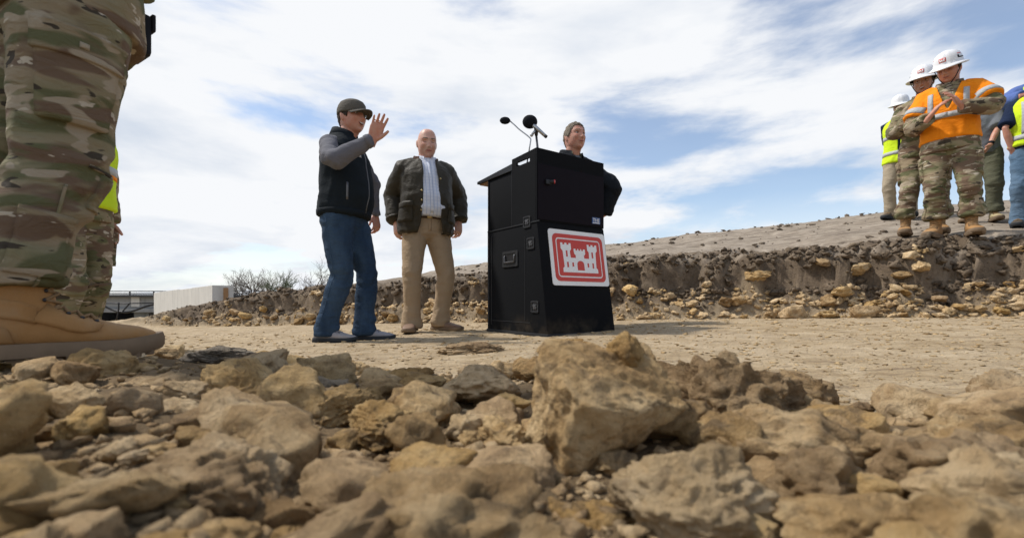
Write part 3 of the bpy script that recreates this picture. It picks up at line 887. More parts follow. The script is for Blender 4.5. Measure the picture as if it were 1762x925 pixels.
    place = lambda p, k: (-0.008 if k else 0.0, y + p[0], z + p[1])
    mb = MB(); ring_prism(mb, round_rect(-0.105, -0.062, 0.105, 0.062, 0.012), round_rect(-0.082, -0.042, 0.082, 0.042, 0.008), place)
    t = mb.build('handle', MAT['black_steel'], T, bevel=0.0015)
    mb = MB(); mb.box((-0.001, y, z), (0.004, 0.166, 0.086)); mb.build('dish', MAT['black_plastic'], t)
    mb = MB(); mb.tube([(-0.004, y - 0.07, z + 0.03), (-0.013, y - 0.066, z + 0.02), (-0.013, y - 0.066, z - 0.026), (-0.013, y + 0.066, z - 0.026), (-0.013, y + 0.066, z + 0.02), (-0.004, y + 0.07, z + 0.03)], 0.0065, 8)
    mb.build('grip', MAT['dark_steel'], t, smooth=True)
    # front of the hood: plum panel, small lamp, maker's plate
    mb = MB(); mb.box((W / 2, -0.003, (z1 + 0.012 + z2 - 0.115) / 2), (W - 0.012, 0.006, z2 - 0.115 - z1 - 0.012)); mb.build('inset_panel', MAT['panel_plum'], T, bevel=0.0015)
    mb = MB(); mb.box((0.10, -0.012, 1.120), (0.055, 0.018, 0.034)); mb.tube([(0.115, -0.012, 1.122), (0.135, -0.036, 1.124)], 0.016, 12)
    lamp = mb.build('spot_mount', MAT['black_plastic'], T, bevel=0.003)
    mb = MB(); mb.tube([(0.135, -0.036, 1.124), (0.139, -0.0405, 1.1245)], 0.0150, 14); mb.build('red_ring', MAT['red_lens'], lamp)
    mb = MB(); mb.tube([(0.139, -0.0405, 1.1245), (0.140, -0.0415, 1.1245)], 0.0085, 12); mb.build('lens', MAT['pink_glass'], lamp)
    mb = MB(); mb.box((W - 0.095, -0.0075, z1 + 0.055), (0.088, 0.003, 0.050)); pl = mb.build('maker_plate', MAT['label_blue'], T)
    text_mesh('THE', 0.040, pl, (W - 0.133, -0.0102, z1 + 0.045), 'lettering', MAT['sign_white'])
    mb = MB(); mb.box((W - 0.095, -0.0094, z1 + 0.037), (0.076, 0.0012, 0.005)); mb.build('underline', MAT['sign_white'], pl)
    # small dents and scuffs: stones caught on the rim
    # the sign on the leaning front
    sw, sh = 0.585, 0.425
    n = Vector((0, -z1, lean)).normalized()          # outward normal
    up = Vector((0, lean, z1)).normalized()
    o0 = Vector((0.092, -lean, 0.0)) + up * 0.365
    S = empty('sign', (0, 0, 0))
    S.parent = T
    def place(p, lv): return o0 + Vector((1, 0, 0)) * p[0] + up * p[1] + n * (0.0025 + lv)
    bpy.data.objects.remove(S)
    mb = MB(); plate(mb, round_rect(0, 0, sw, sh, 0.022), lambda p, k: place(p, 0.002 if k else -0.004))
    sg = mb.build('castle_sign', MAT['sign_white'], T)
    emblem(sg, lambda p, lv: place(p, 0.002 + lv), sw, sh)
    return T, base, yaw
def text_mesh(txt, size, parent, loc, name, mat, rot=(R(90), 0, 0), thick=0.0006):
    cu = bpy.data.curves.new(name, 'FONT'); cu.body = txt; cu.size = size; cu.extrude = thick
    tmp = bpy.data.objects.new('tmp', cu); COL.objects.link(tmp)
    dg = bpy.context.evaluated_depsgraph_get(); dg.update()
    me = bpy.data.meshes.new_from_object(tmp.evaluated_get(dg))
    bpy.data.objects.remove(tmp)
    me.materials.clear(); me.materials.append(mat)
    o = obj(name, me, parent, loc); o.rotation_euler = rot
    return o
LECT, LB, LYAW = build_lectern()
def lect(p):
    """lectern coordinates to world"""
    return Matrix.Translation((LB.x, LB.y, 0.040)) @ Matrix.Rotation(LYAW, 4, 'Z') @ Vector(p)
def build_mics():
    # thin gooseneck microphone
    foot = lect((0.10, 0.26, 1.325))
    tip = P(593, 141, foot.y + 0.05)
    T = empty('gooseneck_microphone', foot); tag(T, 'thin gooseneck microphone with a small foam ball leaning away from the lectern', 'microphone')
    inv = Matrix.Translation(-foot)
    a = foot + Vector((0.0, 0, 0.10))
    bend = P(622, 164, foot.y); k2 = P(604, 147, foot.y + 0.04)
    pts = [foot - Vector((0, 0, 0.03)), bend] + bez(bend + Vector((0, 0, 0.01)), bend + Vector((-0.02, 0, 0.04)), k2 + Vector((0.04, 0, -0.045)), k2, 8) + [tip + Vector((0.03, 0, -0.002))]
    mb = MB(); mb.tube([inv @ p for p in pts], 0.0052, 8); mb.build('gooseneck', MAT['steel'], T, smooth=True)
    mb = MB(); mb.ball(inv @ (tip - Vector((0.008, 0, 0))), (0.043, 0.03, 0.028), 16, 10)
    mb.build('foam_windscreen', MAT['foam'], T, smooth=True)
    # big microphone on a short stand
    foot = lect((0.045, 0.035, 1.335))
    T = empty('microphone', foot); tag(T, 'large silver microphone with a round foam windscreen clipped to a short stand', 'microphone')
    inv = Matrix.Translation(-foot)
    top = P(628.5, 159, foot.y)
    mb = MB(); mb.tube([Vector((0, 0, -0.04)), inv @ top], 0.0085, 10); mb.build('stand', MAT['dark_steel'], T, smooth=True)
    ball = P(621, 142.5, foot.y + 0.02); tail = P(639, 159, foot.y - 0.05)
    d = (tail - ball).normalized()
    mb = MB(); mb.tube([inv @ (ball + d * 0.02), inv @ (ball + d * 0.05), inv @ tail], [0.017, 0.0145, 0.012], 12); mb.build('body', MAT['steel'], T, smooth=True)
    mb = MB(); mb.tube([inv @ tail, inv @ (tail + d * 0.012)], 0.0125, 12); mb.build('plug', MAT['black_plastic'], T)
    mb = MB(); mb.ball(inv @ ball, (0.056, 0.05, 0.049), 20, 12); mb.build('foam_windscreen', MAT['foam'], T, smooth=True)
    mb = MB(); mid = inv @ P(628.5, 151.5, foot.y - 0.005)
    mb.tube([mid - Vector((0, 0, 0.045)), mid - Vector((0, 0, 0.01)), mid + Vector((0.0, 0, 0.012))], [0.011, 0.015, 0.018], 10)
    mb.build('clip', MAT['black_plastic'], T, smooth=True)
    mb = MB(); q = inv @ P(623, 158, foot.y - 0.01)
    mb.tube([mid, q], [0.011, 0.009], 8); mb.ball(q, 0.013, 8, 6); mb.build('clamp_lever', MAT['steel'], T, smooth=True)
build_mics()

# ------------------------------------------------------------------ far side: bridge, wall, hoses, bare trees
def concrete(name, c, scale=1.5):
    t = NT(name)
    v = t.coord('Object')
    n = t.noise(v, scale, 6, 0.65)
    st = t.noise(t.coord('Object', (2.2, 2.2, 0.35)), 2.2, 5, 0.6)
    k = t.mix(n, tuple(x * 0.8 for x in c), tuple(min(1, x * 1.15) for x in c))
    k = t.mix(t.math('MULTIPLY', t.ramp(st, [(0.5, (0, 0, 0)), (0.72, (1, 1, 1))]), 0.45), k, tuple(x * 0.5 for x in c))
    t.color(k); t.rough(0.85, 0.2); t.bump(t.noise(v, 14, 5, 0.6), 0.3, 0.02)
    MAT[name] = t.m
concrete('pale_concrete', (0.60, 0.58, 0.53)); concrete('grey_concrete', (0.30, 0.30, 0.29)); concrete('dark_concrete', (0.085, 0.085, 0.085))
def background():
    a = Vector((-18.9, 24.0, 0)); b = Vector((-7.25, 11.0, 0))
    d = (b - a).normalized(); nrm = Vector((-d.y, d.x, 0))      # towards the back right
    T = empty('concrete_wall', (a.x, a.y, -1.3)); tag(T, 'pale concrete wall with a stained top behind the earth bank', 'wall')
    L = (b - a).length; k = 5
    for i in range(k):                                           # cast panels with open joints
        p0 = d * (L * i / k + 0.012); p1 = d * (L * (i + 1) / k - 0.012)
        mb = MB()
        V = [p0, p1, p1 + nrm * 0.45, p0 + nrm * 0.45]
        zt = 1.94 + RNG.uniform(-0.012, 0.012)
        mb.add([(v.x, v.y, 0) for v in V] + [(v.x, v.y, zt) for v in V], [(3, 2, 1, 0), (4, 5, 6, 7), (0, 1, 5, 4), (1, 2, 6, 5), (2, 3, 7, 6), (3, 0, 4, 7)])
        mb.build('panel', MAT['pale_concrete'], T, bevel=0.012)
    mb = MB(); q = d * (L + 0.012) + nrm * 0.28
    mb.box((q.x, q.y, 1.2), (0.03, 0.10, 1.36), Matrix.Rotation(math.atan2(d.y, d.x), 3, 'Z')); mb.build('end_board', MAT['plywood'], T)
    # bridge
    B = empty('bridge', (-22, 27, -1.35)); tag(B, 'low grey concrete road bridge far behind the soldier boot', 'bridge')
    mb = MB(); mb.box((0, 0.6, 1.45), (34, 0.5, 0.68)); g = mb.build('girder', MAT['grey_concrete'], B, bevel=0.03)
    mb = MB(); mb.box((0, 0.4, 0.98), (34, 0.62, 0.26)); mb.build('bottom_flange', MAT['grey_concrete'], B, bevel=0.05)
    mb = MB(); mb.box((0, 5.0, 1.70), (34, 8.2, 0.2)); mb.build('deck', MAT['dark_concrete'], B)
    mb = MB(); mb.box((0, 0.28, 1.85), (34, 0.5, 0.14)); mb.build('kerb', MAT['dark_concrete'], B, bevel=0.02)
    for i in range(3):
        mb = MB(); mb.box((-0.6 + i * 11 - 11, 0.34, 1.55), (0.5, 0.12, 0.74)); mb.build('stiffener', MAT['pale_concrete'], B, bevel=0.02)
    mb = MB(); mb.box((0, 0.1, 1.98), (34, 0.08, 0.07)); mb.box((0, 0.1, 2.12), (34, 0.06, 0.05))
    for i in range(24): mb.box((-16.5 + i * 1.43, 0.1, 2.03), (0.06, 0.06, 0.22))
    mb.build('guard_rail', MAT['dark_concrete'], B)
    mb = MB(); mb.box((-0.45, 1.0, 0.5), (0.9, 0.9, 0.9)); mb.tube([(-0.45, 1.0, -0.1), (-0.45, 1.0, 0.6)], 0.35, 14); mb.build('pier', MAT['grey_concrete'], B)
    mb = MB(); mb.box((0, 9.6, 0.75), (34, 1.0, 1.7)); mb.build('shade_wall', MAT['dark_concrete'], B)  # added dark wall, blocks the bright horizon so the underside stays shaded
    # black hoses slung in front of the bridge
    def hose(pts, r, label):
        c = pts[0]
        mb = MB(); mb.tube([p - c for p in pts], r, 8); o = mb.build('hose', MAT['black_plastic'], None, smooth=True); o.location = c
        tag(o, label, 'hose')
    Y = 25.0
    hose(bez(P(96, 351, Y), P(118, 350, Y), P(124, 364, Y), P(143, 365, Y), 14) + bez(P(146, 365.4, Y), P(160, 365, Y), P(166, 358, Y), P(182, 356, Y), 10), 0.055, 'thick sagging black hose slung along the bridge')
    hose([P(100, 354.5, Y), P(140, 355, Y), P(182, 354.5, Y)], 0.03, 'thin straight black cable strung along the bridge')
    hose(bez(P(142, 366, Y), P(146, 362, Y), P(149, 358, Y), P(153, 354, Y), 6), 0.035, 'short black hose rising from the sag of the thick one')
    hose(bez(P(139, 354, Y - 0.2), P(139, 358, Y - 0.2), P(140, 364, Y - 0.2), P(136, 375, Y - 0.2), 6), 0.035, 'short black hose hanging down beside the bridge pier')
background()
simple('bark', (0.20, 0.165, 0.135), 0.9, 0.1, 0.0, 0.2, 8)
simple('bark_green', (0.155, 0.165, 0.095), 0.9, 0.1, 0.0, 0.2, 8)
def bare_tree(x, ytop, Y, spread, seed, label, mat):
    rg = random.Random(seed)
    base = P(x, 350, Y); base.z = -1.35
    top = P(x, ytop, Y).z
    Ht = top - base.z
    T = empty('bare_tree', base); tag(T, label, 'tree', 'bare trees beyond the earth bank')
    tr, cr = MB(), MB()
    trunk = [Vector((0, 0, -0.2))]
    for k in range(5): trunk.append(Vector((rg.uniform(-.12, .12), rg.uniform(-.1, .1), Ht * 0.62 * (k + 1) / 5)))
    tr.tube(trunk, [Ht * 0.030 * (1 - 0.14 * k) for k in range(6)], 8); tr.build('trunk', MAT[mat], T, smooth=True)
    def grow(p, d, ln, r, lev):
        pts = [p]; q = p
        for k in range(3):
            d = (d + Vector((rg.gauss(0, .22), rg.gauss(0, .22), rg.gauss(0.03, .14)))).normalized()
            q = q + d * ln / 3; pts.append(q)
        cr.tube(pts, [r, r * .8, r * .6, r * .4], 4, False)
        if lev > 0:
            for k in range(rg.choice((3, 4))):
                j = rg.choice((1, 2, 3)); a = rg.uniform(0, 6.28); sp = rg.uniform(.5, 1.0)
                dd = (d + Vector((math.cos(a) * sp, math.sin(a) * sp, rg.uniform(-.15, .5)))).normalized()
                grow(pts[j], dd, ln * rg.uniform(.55, .75), r * .55, lev - 1)
    for k in range(13):
        j = rg.choice((3, 4, 5)); a = rg.uniform(0, 6.28)
        grow(trunk[j], Vector((math.cos(a) * spread, math.sin(a) * spread, rg.uniform(.5, 1.1))).normalized(), Ht * rg.uniform(.24, .36), Ht * .0125, 3)
    cr.build('crown', MAT[mat], T)
for a in ((296, 319, 38, 1.15, 3, 'wide brown bare tree behind the end of the concrete wall', 'bark'),
          (277, 327, 42, 0.8, 5, 'thin brown bare tree touching the end of the concrete wall', 'bark'),
          (330, 318, 36, 0.85, 8, 'greenish bare tree rising behind the middle of the left bank', 'bark_green'),
          (312, 327, 48, 1.1, 15, 'low brown bare tree between the wide and the greenish one', 'bark'),
          (370, 319, 36, 1.0, 21, 'brown bare tree just behind the man in jeans', 'bark')):
    bare_tree(*a)
def brush():
    """scrub along the skyline beyond the bridge"""
    rg = random.Random(9)
    mb = MB()
    for i in range(520):
        x = rg.uniform(90, 185); Y = rg.uniform(46, 54)
        p = P(x, 356, Y); h = rg.uniform(0.5, 1.05) * (1 + 0.35 * math.sin(x * .21) + .3 * math.sin(x * .57))
        q = p + Vector((rg.gauss(0, .25), 0, h * 0.8))
        mb.tube([p, (p + q) / 2 + Vector((rg.gauss(0, .08), 0, 0)), q], [0.03, 0.02, 0.008], 3, False)
    tag(kind(mb.build('far_scrub', MAT['bark'], None), 'stuff'), 'brown bare scrub on the skyline beyond the bridge', 'scrub')
brush()
# ------------------------------------------------------------------ cloth, leather, skin
def cloth(name, c, var=0.18, weave=700, rough=0.88, crease=0.010, patch=None):
    t = NT(name)
    v = t.coord('Object')
    n = t.noise(v, 9, 6, 0.65); f = t.noise(v, weave, 3, 0.7)
    k = t.mix(n, tuple(x * (1 - var) for x in c), tuple(min(1, x * (1 + var)) for x in c))
    k = t.mix(t.math('MULTIPLY', f, 0.35), k, tuple(x * 0.55 for x in c))
    if patch: k = t.mix(t.math('MULTIPLY', t.ramp(t.noise(t.coord('Object', (1, 1, 0.28)), 7.0, 4, 0.55), [(0.36, (0, 0, 0)), (0.68, (1, 1, 1))]), patch[0]), k, patch[1])
    t.color(k); t.rough(rough, 0.18)
    h = t.math('ADD', t.math('MULTIPLY', f, 0.12), t.math('MULTIPLY', t.noise(t.coord('Object', (1, 1, 2.0), rot=(0.35, 0.2, 0)), 15, 5, 0.55, 1.2), 1.0))
    t.bump(h, 0.8, crease)
    MAT[name] = t.m
def camo(name, k=1.0):
    t = NT(name)
    v = t.coord('Object', (1.0, 1.0, 2.1), loc=(3.1 * k, 1.7, 0.4), rot=(0.15, 0.25, 0.0))
    v2 = t.coord('Object', (1.0, 1.0, 2.6), loc=(9.4 * k, 5.2, 2.4), rot=(-0.2, 0.1, 0.3))
    v3 = t.coord('Object', (1.0, 1.0, 3.0), loc=(1.4 * k, 8.2, 6.4), rot=(0.0, -0.2, 0.0))
    def layer(c, vec, scale, pos, col, soft=0.015, det=2.5):
        m = t.ramp(t.noise(vec, scale, det, 0.55, 0.35), [(pos - soft, (0, 0, 0)), (pos + soft, (1, 1, 1))])
        return t.mix(m, c, col)
    base = t.mix(t.ramp(t.noise(v, 3.6, 2, 0.5), [(0.40, (0, 0, 0)), (0.60, (1, 1, 1))]), (0.320, 0.250, 0.159), (0.226, 0.207, 0.112))
    c = layer(base, v2, 4.8, 0.535, (0.120, 0.122, 0.057), 0.03)
    c = layer(c, v3, 5.0, 0.555, (0.165, 0.107, 0.071), 0.03)
    c = layer(c, v, 7.0, 0.60, (0.403, 0.332, 0.238), 0.01)
    c = layer(c, v2, 10.0, 0.64, (0.049, 0.038, 0.028), 0.008)
    c = layer(c, v3, 12.0, 0.655, (0.561, 0.488, 0.378), 0.008)
    f = t.noise(t.coord('Object'), 900, 3, 0.7)
    c = t.mix(t.math('MULTIPLY', f, 0.3), c, (0.122, 0.104, 0.067))
    t.color(c); t.rough(0.88, 0.18)
    h = t.math('ADD', t.math('MULTIPLY', f, 0.10), t.math('MULTIPLY', t.noise(t.coord('Object', (1, 1, 2.2), rot=(0.35, 0.2, 0)), 15, 5, 0.55, 1.2), 1.0))
    t.bump(h, 0.8, 0.012)
    MAT[name] = t.m
def skin(name, c):
    t = NT(name)
    v = t.coord('Object')
    n = t.noise(v, 26, 4, 0.6); f = t.noise(v, 260, 3, 0.6)
    k = t.mix(t.ramp(n, [(0.35, (0, 0, 0)), (0.7, (1, 1, 1))]), c, (c[0] * 0.98, c[1] * 0.74, c[2] * 0.68))
    t.color(k); t.rough(t.math('ADD', t.math('MULTIPLY', f, 0.2), 0.38), 0.35)
    t.b.inputs['Subsurface Weight'].default_value = 0.12
    t.b.inputs['Subsurface Radius'].default_value = (0.010, 0.004, 0.002)
    t.bump(t.math('ADD', f, t.noise(v, 60, 4, 0.6)), 0.25, 0.002)
    MAT[name] = t.m
def leather(name, c, rough=0.6):
    t = NT(name)
    v = t.coord('Object')
    n = t.noise(v, 14, 6, 0.65); f = t.noise(v, 180, 4, 0.65)
    k = t.mix(n, tuple(x * 0.78 for x in c), tuple(min(1, x * 1.2) for x in c))
    d = t.noise(v, 6, 6, 0.7)
    k = t.mix(t.math('MULTIPLY', t.ramp(d, [(0.5, (0, 0, 0)), (0.7, (1, 1, 1))]), 0.35), k, (0.36, 0.28, 0.18))
    t.color(k); t.rough(rough, 0.3); t.bump(t.math('ADD', f, t.math('MULTIPLY', n, 1.2)), 0.35, 0.003)
    MAT[name] = t.m
cloth('vest_black', (0.0105, 0.0155, 0.020), crease=0.005); cloth('fleece_black', (0.010, 0.0125, 0.0165)); cloth('shirt_grey', (0.150, 0.148, 0.165), 0.15)
cloth('denim', (0.022, 0.044, 0.082), 0.35, 500, crease=0.014, patch=(0.7, (0.062, 0.105, 0.165))); cloth('denim_light', (0.085, 0.150, 0.235), 0.3, 500, patch=(0.5, (0.20, 0.28, 0.37)))
cloth('waxed_olive', (0.047, 0.039, 0.025), 0.25, 600, 0.55, 0.007); cloth('khaki', (0.41, 0.30, 0.19), 0.10); cloth('corduroy_brown', (0.075, 0.035, 0.022), 0.2)
cloth('navy', (0.012, 0.022, 0.055)); cloth('blue_shirt', (0.10, 0.16, 0.40)); cloth('olive_cloth', (0.125, 0.125, 0.082)); cloth('stone_cloth', (0.40, 0.33, 0.235))
cloth('hivis_yellow', (0.68, 0.90, 0.028), 0.08); cloth('hivis_orange', (1.0, 0.27, 0.010), 0.08, patch=(0.45, (1.0, 0.36, 0.02)))
cloth('reflective', (0.46, 0.47, 0.47), 0.08, 900, 0.45); cloth('grey_cloth', (0.16, 0.17, 0.185)); cloth('cap_cloth', (0.125, 0.112, 0.092), 0.25)
def check_shirt():
    t = NT('check_shirt'); v = t.coord('Object')
    sep = t.N.new('ShaderNodeSeparateXYZ'); t.link(v, sep.inputs[0])
    def stripes(s, n, lo): return t.ramp(t.math('PINGPONG', t.math('MULTIPLY', s, n), 0.5), [(lo - 0.02, (0, 0, 0)), (lo + 0.02, (1, 1, 1))])
    c = t.mix(stripes(sep.outputs['Y'], 34, 0.40), (0.68, 0.70, 0.76), (0.46, 0.52, 0.66))
    c = t.mix(t.math('MULTIPLY', stripes(sep.outputs['Z'], 34, 0.40), 0.6), c, (0.50, 0.55, 0.66))
    t.color(c); t.rough(0.85, 0.2); t.bump(t.noise(t.coord('Object', (1, 1, 0.5)), 18, 5, 0.6, 0.6), 0.5, 0.01)
    MAT['check_shirt'] = t.m
check_shirt()
camo('camo', 1.0); camo('camo_b', 2.3)
skin('skin_a', (0.56, 0.335, 0.245)); skin('skin_b', (0.60, 0.375, 0.285)); skin('skin_c', (0.42, 0.255, 0.175)); skin('skin_d', (0.52, 0.28, 0.20))
leather('boot_coyote', (0.36, 0.190, 0.068), 0.75); leather('boot_dark', (0.035, 0.028, 0.024)); leather('shoe_brown', (0.21, 0.125, 0.085), 0.65); leather('shoe_grey', (0.32, 0.31, 0.33), 0.8); leather('boot_pale', (0.44, 0.36, 0.20), 0.8)
simple('rubber_brown', (0.200, 0.140, 0.088), 0.75, 0.25, 0, 0.25, 25, 0.3); simple('rubber_dark', (0.035, 0.038, 0.042), 0.75, 0.25, 0, 0.25, 25, 0.3)
simple('lace', (0.26, 0.165, 0.085), 0.9, 0.1); simple('eyelet', (0.022, 0.022, 0.025), 0.4, 0.5); simple('belt_leather', (0.055, 0.026, 0.014), 0.5, 0.3)
simple('hair_fair', (0.25, 0.205, 0.155), 0.8, 0.3, 0, 0.5, 140, 1.0, 0.01); simple('hair_grey', (0.155, 0.135, 0.115), 0.8, 0.3, 0, 0.5, 140, 1.0, 0.01); simple('hair_brown', (0.060, 0.044, 0.032), 0.8, 0.3, 0, 0.5, 140, 1.0, 0.01)
simple('eye_white', (0.62, 0.58, 0.55), 0.3, 0.5); simple('iris', (0.030, 0.020, 0.014), 0.2, 0.5); simple('lip', (0.40, 0.145, 0.115), 0.5, 0.3); simple('mouth_dark', (0.10, 0.03, 0.025), 0.6, 0.2); simple('teeth', (0.70, 0.66, 0.60), 0.3, 0.5)
simple('helmet_white', (0.78, 0.78, 0.79), 0.32, 0.45, 0, 0.05, 8); simple('strap_black', (0.014, 0.015, 0.020), 0.8, 0.2); simple('brass', (0.55, 0.42, 0.20), 0.35, 0.5, 0.8)

# ------------------------------------------------------------------ people
def remesh(parts, voxel, smooth=4, factor=0.5, thin=None):
    """one continuous surface round overlapping closed shapes; returns vertex and face arrays"""
    V = []; F = []
    for v, f in parts:
        o = len(V); V += [tuple(p) for p in v]; F += [tuple(i + o for i in g) for g in f]
    me = bpy.data.meshes.new('tmp'); me.from_pydata(V, [], F)
    bm = bmesh.new(); bm.from_mesh(me); bmesh.ops.recalc_face_normals(bm, faces=bm.faces); bm.to_mesh(me); bm.free()
    o = bpy.data.objects.new('tmp', me); COL.objects.link(o)
    m = o.modifiers.new('r', 'REMESH'); m.mode = 'VOXEL'; m.voxel_size = voxel; m.adaptivity = 0.0
    if smooth:
        s = o.modifiers.new('s', 'SMOOTH'); s.factor = factor; s.iterations = smooth
    if thin:
        d_ = o.modifiers.new('d', 'DECIMATE'); d_.ratio = thin
    dg = bpy.context.evaluated_depsgraph_get(); dg.update()
    e = bpy.data.meshes.new_from_object(o.evaluated_get(dg))
    bpy.data.objects.remove(o); bpy.data.meshes.remove(me)
    n = len(e.vertices); VV = np.empty(n * 3, dtype=np.float32); e.vertices.foreach_get('co', VV); VV = VV.reshape(-1, 3).astype(float)
    NN = np.empty(n * 3, dtype=np.float32); e.vertices.foreach_get('normal', NN); NN = NN.reshape(-1, 3).astype(float)
    FF = [tuple(p.vertices) for p in e.polygons]
    bpy.data.meshes.remove(e)
    return VV, NN, FF
def faces_array(F):
    for k in (3, 4):
        if all(len(f) == k for f in F): return np.array(F)
    return F
def folds(V, amp, freq, seed, sharp=0.6):
    """cloth folds that run across the limb"""
    q = V * np.array(freq) + seed * 7.7
    q = q + 0.45 * np.stack([fbm(V * 4 + seed, 2), fbm(V * 4 + seed + 30, 2), fbm(V * 4 + seed + 60, 2)], 1)
    a = perlin(q)
    r = (0.5 - np.abs(a)) * 2
    return 1.9 * amp * (sharp * r + (1 - sharp) * perlin(q * 0.6 + 11) * 2 + 0.35 * perlin(q * 2.1 + 5))
def shell(name, V, F, th, mat):
    """open cloth surface with a real thickness and an evened-out edge"""
    used = sorted({i for f in F for i in f}); ren = {j: i for i, j in enumerate(used)}
    V = V[used].copy(); F = [tuple(ren[i] for i in f) for f in F]
    cnt = {}
    for f in F:
        for k in range(len(f)):
            e = (f[k], f[(k + 1) % len(f)]); cnt[e] = 1
    rim = [e for e in cnt if (e[1], e[0]) not in cnt]
    nxt = {}; nb = {}
    for a_, b_ in rim:
        nb.setdefault(a_, []).append(b_); nb.setdefault(b_, []).append(a_)
    ids = [i for i in nb if len(nb[i]) == 2]
    if ids:
        A = np.array([nb[i] for i in ids])
        for _ in range(14):
            V[ids] = 0.5 * V[ids] + 0.25 * (V[A[:, 0]] + V[A[:, 1]])
    N = np.zeros_like(V)
    for f in F:
        n = np.cross(V[f[1]] - V[f[0]], V[f[2]] - V[f[0]])
        for i in f: N[i] += n
    ln = np.linalg.norm(N, axis=1); ln[ln < 1e-12] = 1; N /= ln[:, None]
    k = len(V)
    VV = np.concatenate([V, V - N * th])
    FF = F + [tuple(i + k for i in reversed(f)) for f in F] + [(b_, a_, a_ + k, b_ + k) for a_, b_ in rim]
    return mesh_from(name, VV, FF, mat)
def bvh_of(V, F):
    return BVHTree.FromPolygons([tuple(v) for v in V.tolist()], F)
def wrap(bvh, rays, off=0.003, skirt=0.006):
    """rays: grid [i][j] of (origin, direction); returns a little slab lying on the surface"""
    ni, nj = len(rays), len(rays[0])
    top = []; bot = []
    for row in rays:
        for (o, d) in row:
            h, nrm, _, _ = bvh.ray_cast(Vector(o), Vector(d).normalized(), Vector(d).length * 1.02)
            if h is None: h, nrm, _, _ = bvh.find_nearest(Vector(o) + Vector(d) * 0.7)
            n = -Vector(d).normalized() * 0.6 + Vector(nrm) * 0.4 if nrm is not None else -Vector(d)
            top.append(tuple(h + n * off)); bot.append(tuple(h - n * skirt))
    V = top + bot; k = ni * nj
    ix = lambda i, j: i * nj + j
    F = [(ix(i, j), ix(i + 1, j), ix(i + 1, j + 1), ix(i, j + 1)) for i in range(ni - 1) for j in range(nj - 1)]
    rim = [ix(0, j) for j in range(nj)] + [ix(i, nj - 1) for i in range(1, ni)] + [ix(ni - 1, j) for j in range(nj - 2, -1, -1)] + [ix(i, 0) for i in range(ni - 2, 0, -1)]
    F += [(rim[a], rim[(a + 1) % len(rim)], k + rim[(a + 1) % len(rim)], k + rim[a]) for a in range(len(rim))]
    return V, F
def axis_rays(A, B, t0, t1, a0, a1, ref, ni, nj, reach=0.45):
    """rays towards the axis A-B, between fractions t0..t1 and angles a0..a1 (degrees from ref)"""
    A = Vector(A); B = Vector(B); ax = (B - A).normalized()
    ref = Vector(ref); ref = (ref - ax * ref.dot(ax)).normalized(); oth = ax.cross(ref)
    out = []
    for i in range(ni):
        c = A.lerp(B, t0 + (t1 - t0) * i / (ni - 1)); row = []
        for j in range(nj):
            an = R(a0 + (a1 - a0) * j / (nj - 1)); d = ref * math.cos(an) + oth * math.sin(an)
            row.append((c + d * reach, -d * reach))
        out.append(row)
    return out

def head_arrays(nu=64, nv=52, jaw=1.0, face=None):
    V = []
    for j in range(nv + 1):
        a = math.pi * j / nv
        for i in range(nu):
            b = 2 * math.pi * i / nu
            V.append((math.sin(a) * math.cos(b), math.sin(a) * math.sin(b), math.cos(a)))
    D = np.array(V)
    pw = 2.5
    Q = D / ((np.abs(D) ** pw).sum(1)[:, None] ** (1 / pw))
    x, y, z = Q[:, 0] * 0.0955, Q[:, 1] * 0.0745, Q[:, 2] * 0.116
    dz = D[:, 2]
    x = np.where(D[:, 0] < 0, x * 1.03, x)
    low = np.clip(-dz, 0, 1)
    y = y * (1 - 0.16 * low ** 1.5 / jaw) + np.sign(y) * 0.004 * np.exp(-((z + 0.070) / 0.022) ** 2) * np.exp(-((x - 0.0) / 0.05) ** 2)
    x = np.where(D[:, 0] > 0, x * (1 - 0.06 * low), x * (1 - 0.45 * low ** 1.3))
    y = y * (1 - 0.10 * np.clip(D[:, 0], 0, 1) ** 2 * (1 - low))
    front = smoothstep(0.0, 0.55, D[:, 0])
    def g(cy, cz, sy, sz): return np.exp(-((np.abs(y) - cy) / sy) ** 2 - ((z - cz) / sz) ** 2)
    def g1(cz, sz): return np.exp(-((z - cz) / sz) ** 2)
    nose_w = np.exp(-(y / 0.0105) ** 2)
    ridge = np.interp(z, [-0.052, -0.042, -0.034, -0.022, 0.015, 0.035], [0, 0.012, 0.027, 0.021, 0.006, 0.0])
    wing = g(0.0125, -0.037, 0.007, 0.009) * 0.010
    d = nose_w * ridge * 0.80 + wing
    d += 0.0065 * np.exp(-(y / 0.05) ** 2) * g1(0.030, 0.012)                 # brow
    d -= 0.0130 * g(0.0315, 0.008, 0.0155, 0.0125)                             # sockets
    d += 0.0060 * g(0.045, -0.022, 0.018, 0.018)                               # cheekbones
    d -= 0.0045 * g(0.036, -0.058, 0.012, 0.020)                               # beside the mouth
    d += 0.0065 * np.exp(-(y / 0.024) ** 2) * g1(-0.062, 0.013)                # mouth
    d -= 0.0035 * np.exp(-(y / 0.026) ** 2) * g1(-0.0635, 0.0032)
    d -= 0.0045 * np.exp(-(y / 0.022) ** 2) * g1(-0.081, 0.008)
    d += 0.0110 * np.exp(-(y / 0.024) ** 2) * g1(-0.102, 0.015)                # chin
    x = x + d * front * 1.40
    P_ = np.stack([x, y, z], 1)
    F = [(j * nu + i, (j + 1) * nu + i, (j + 1) * nu + (i + 1) % nu, j * nu + (i + 1) % nu) for j in range(nv) for i in range(nu)]
    return P_, F
HEADV, HEADF = head_arrays()
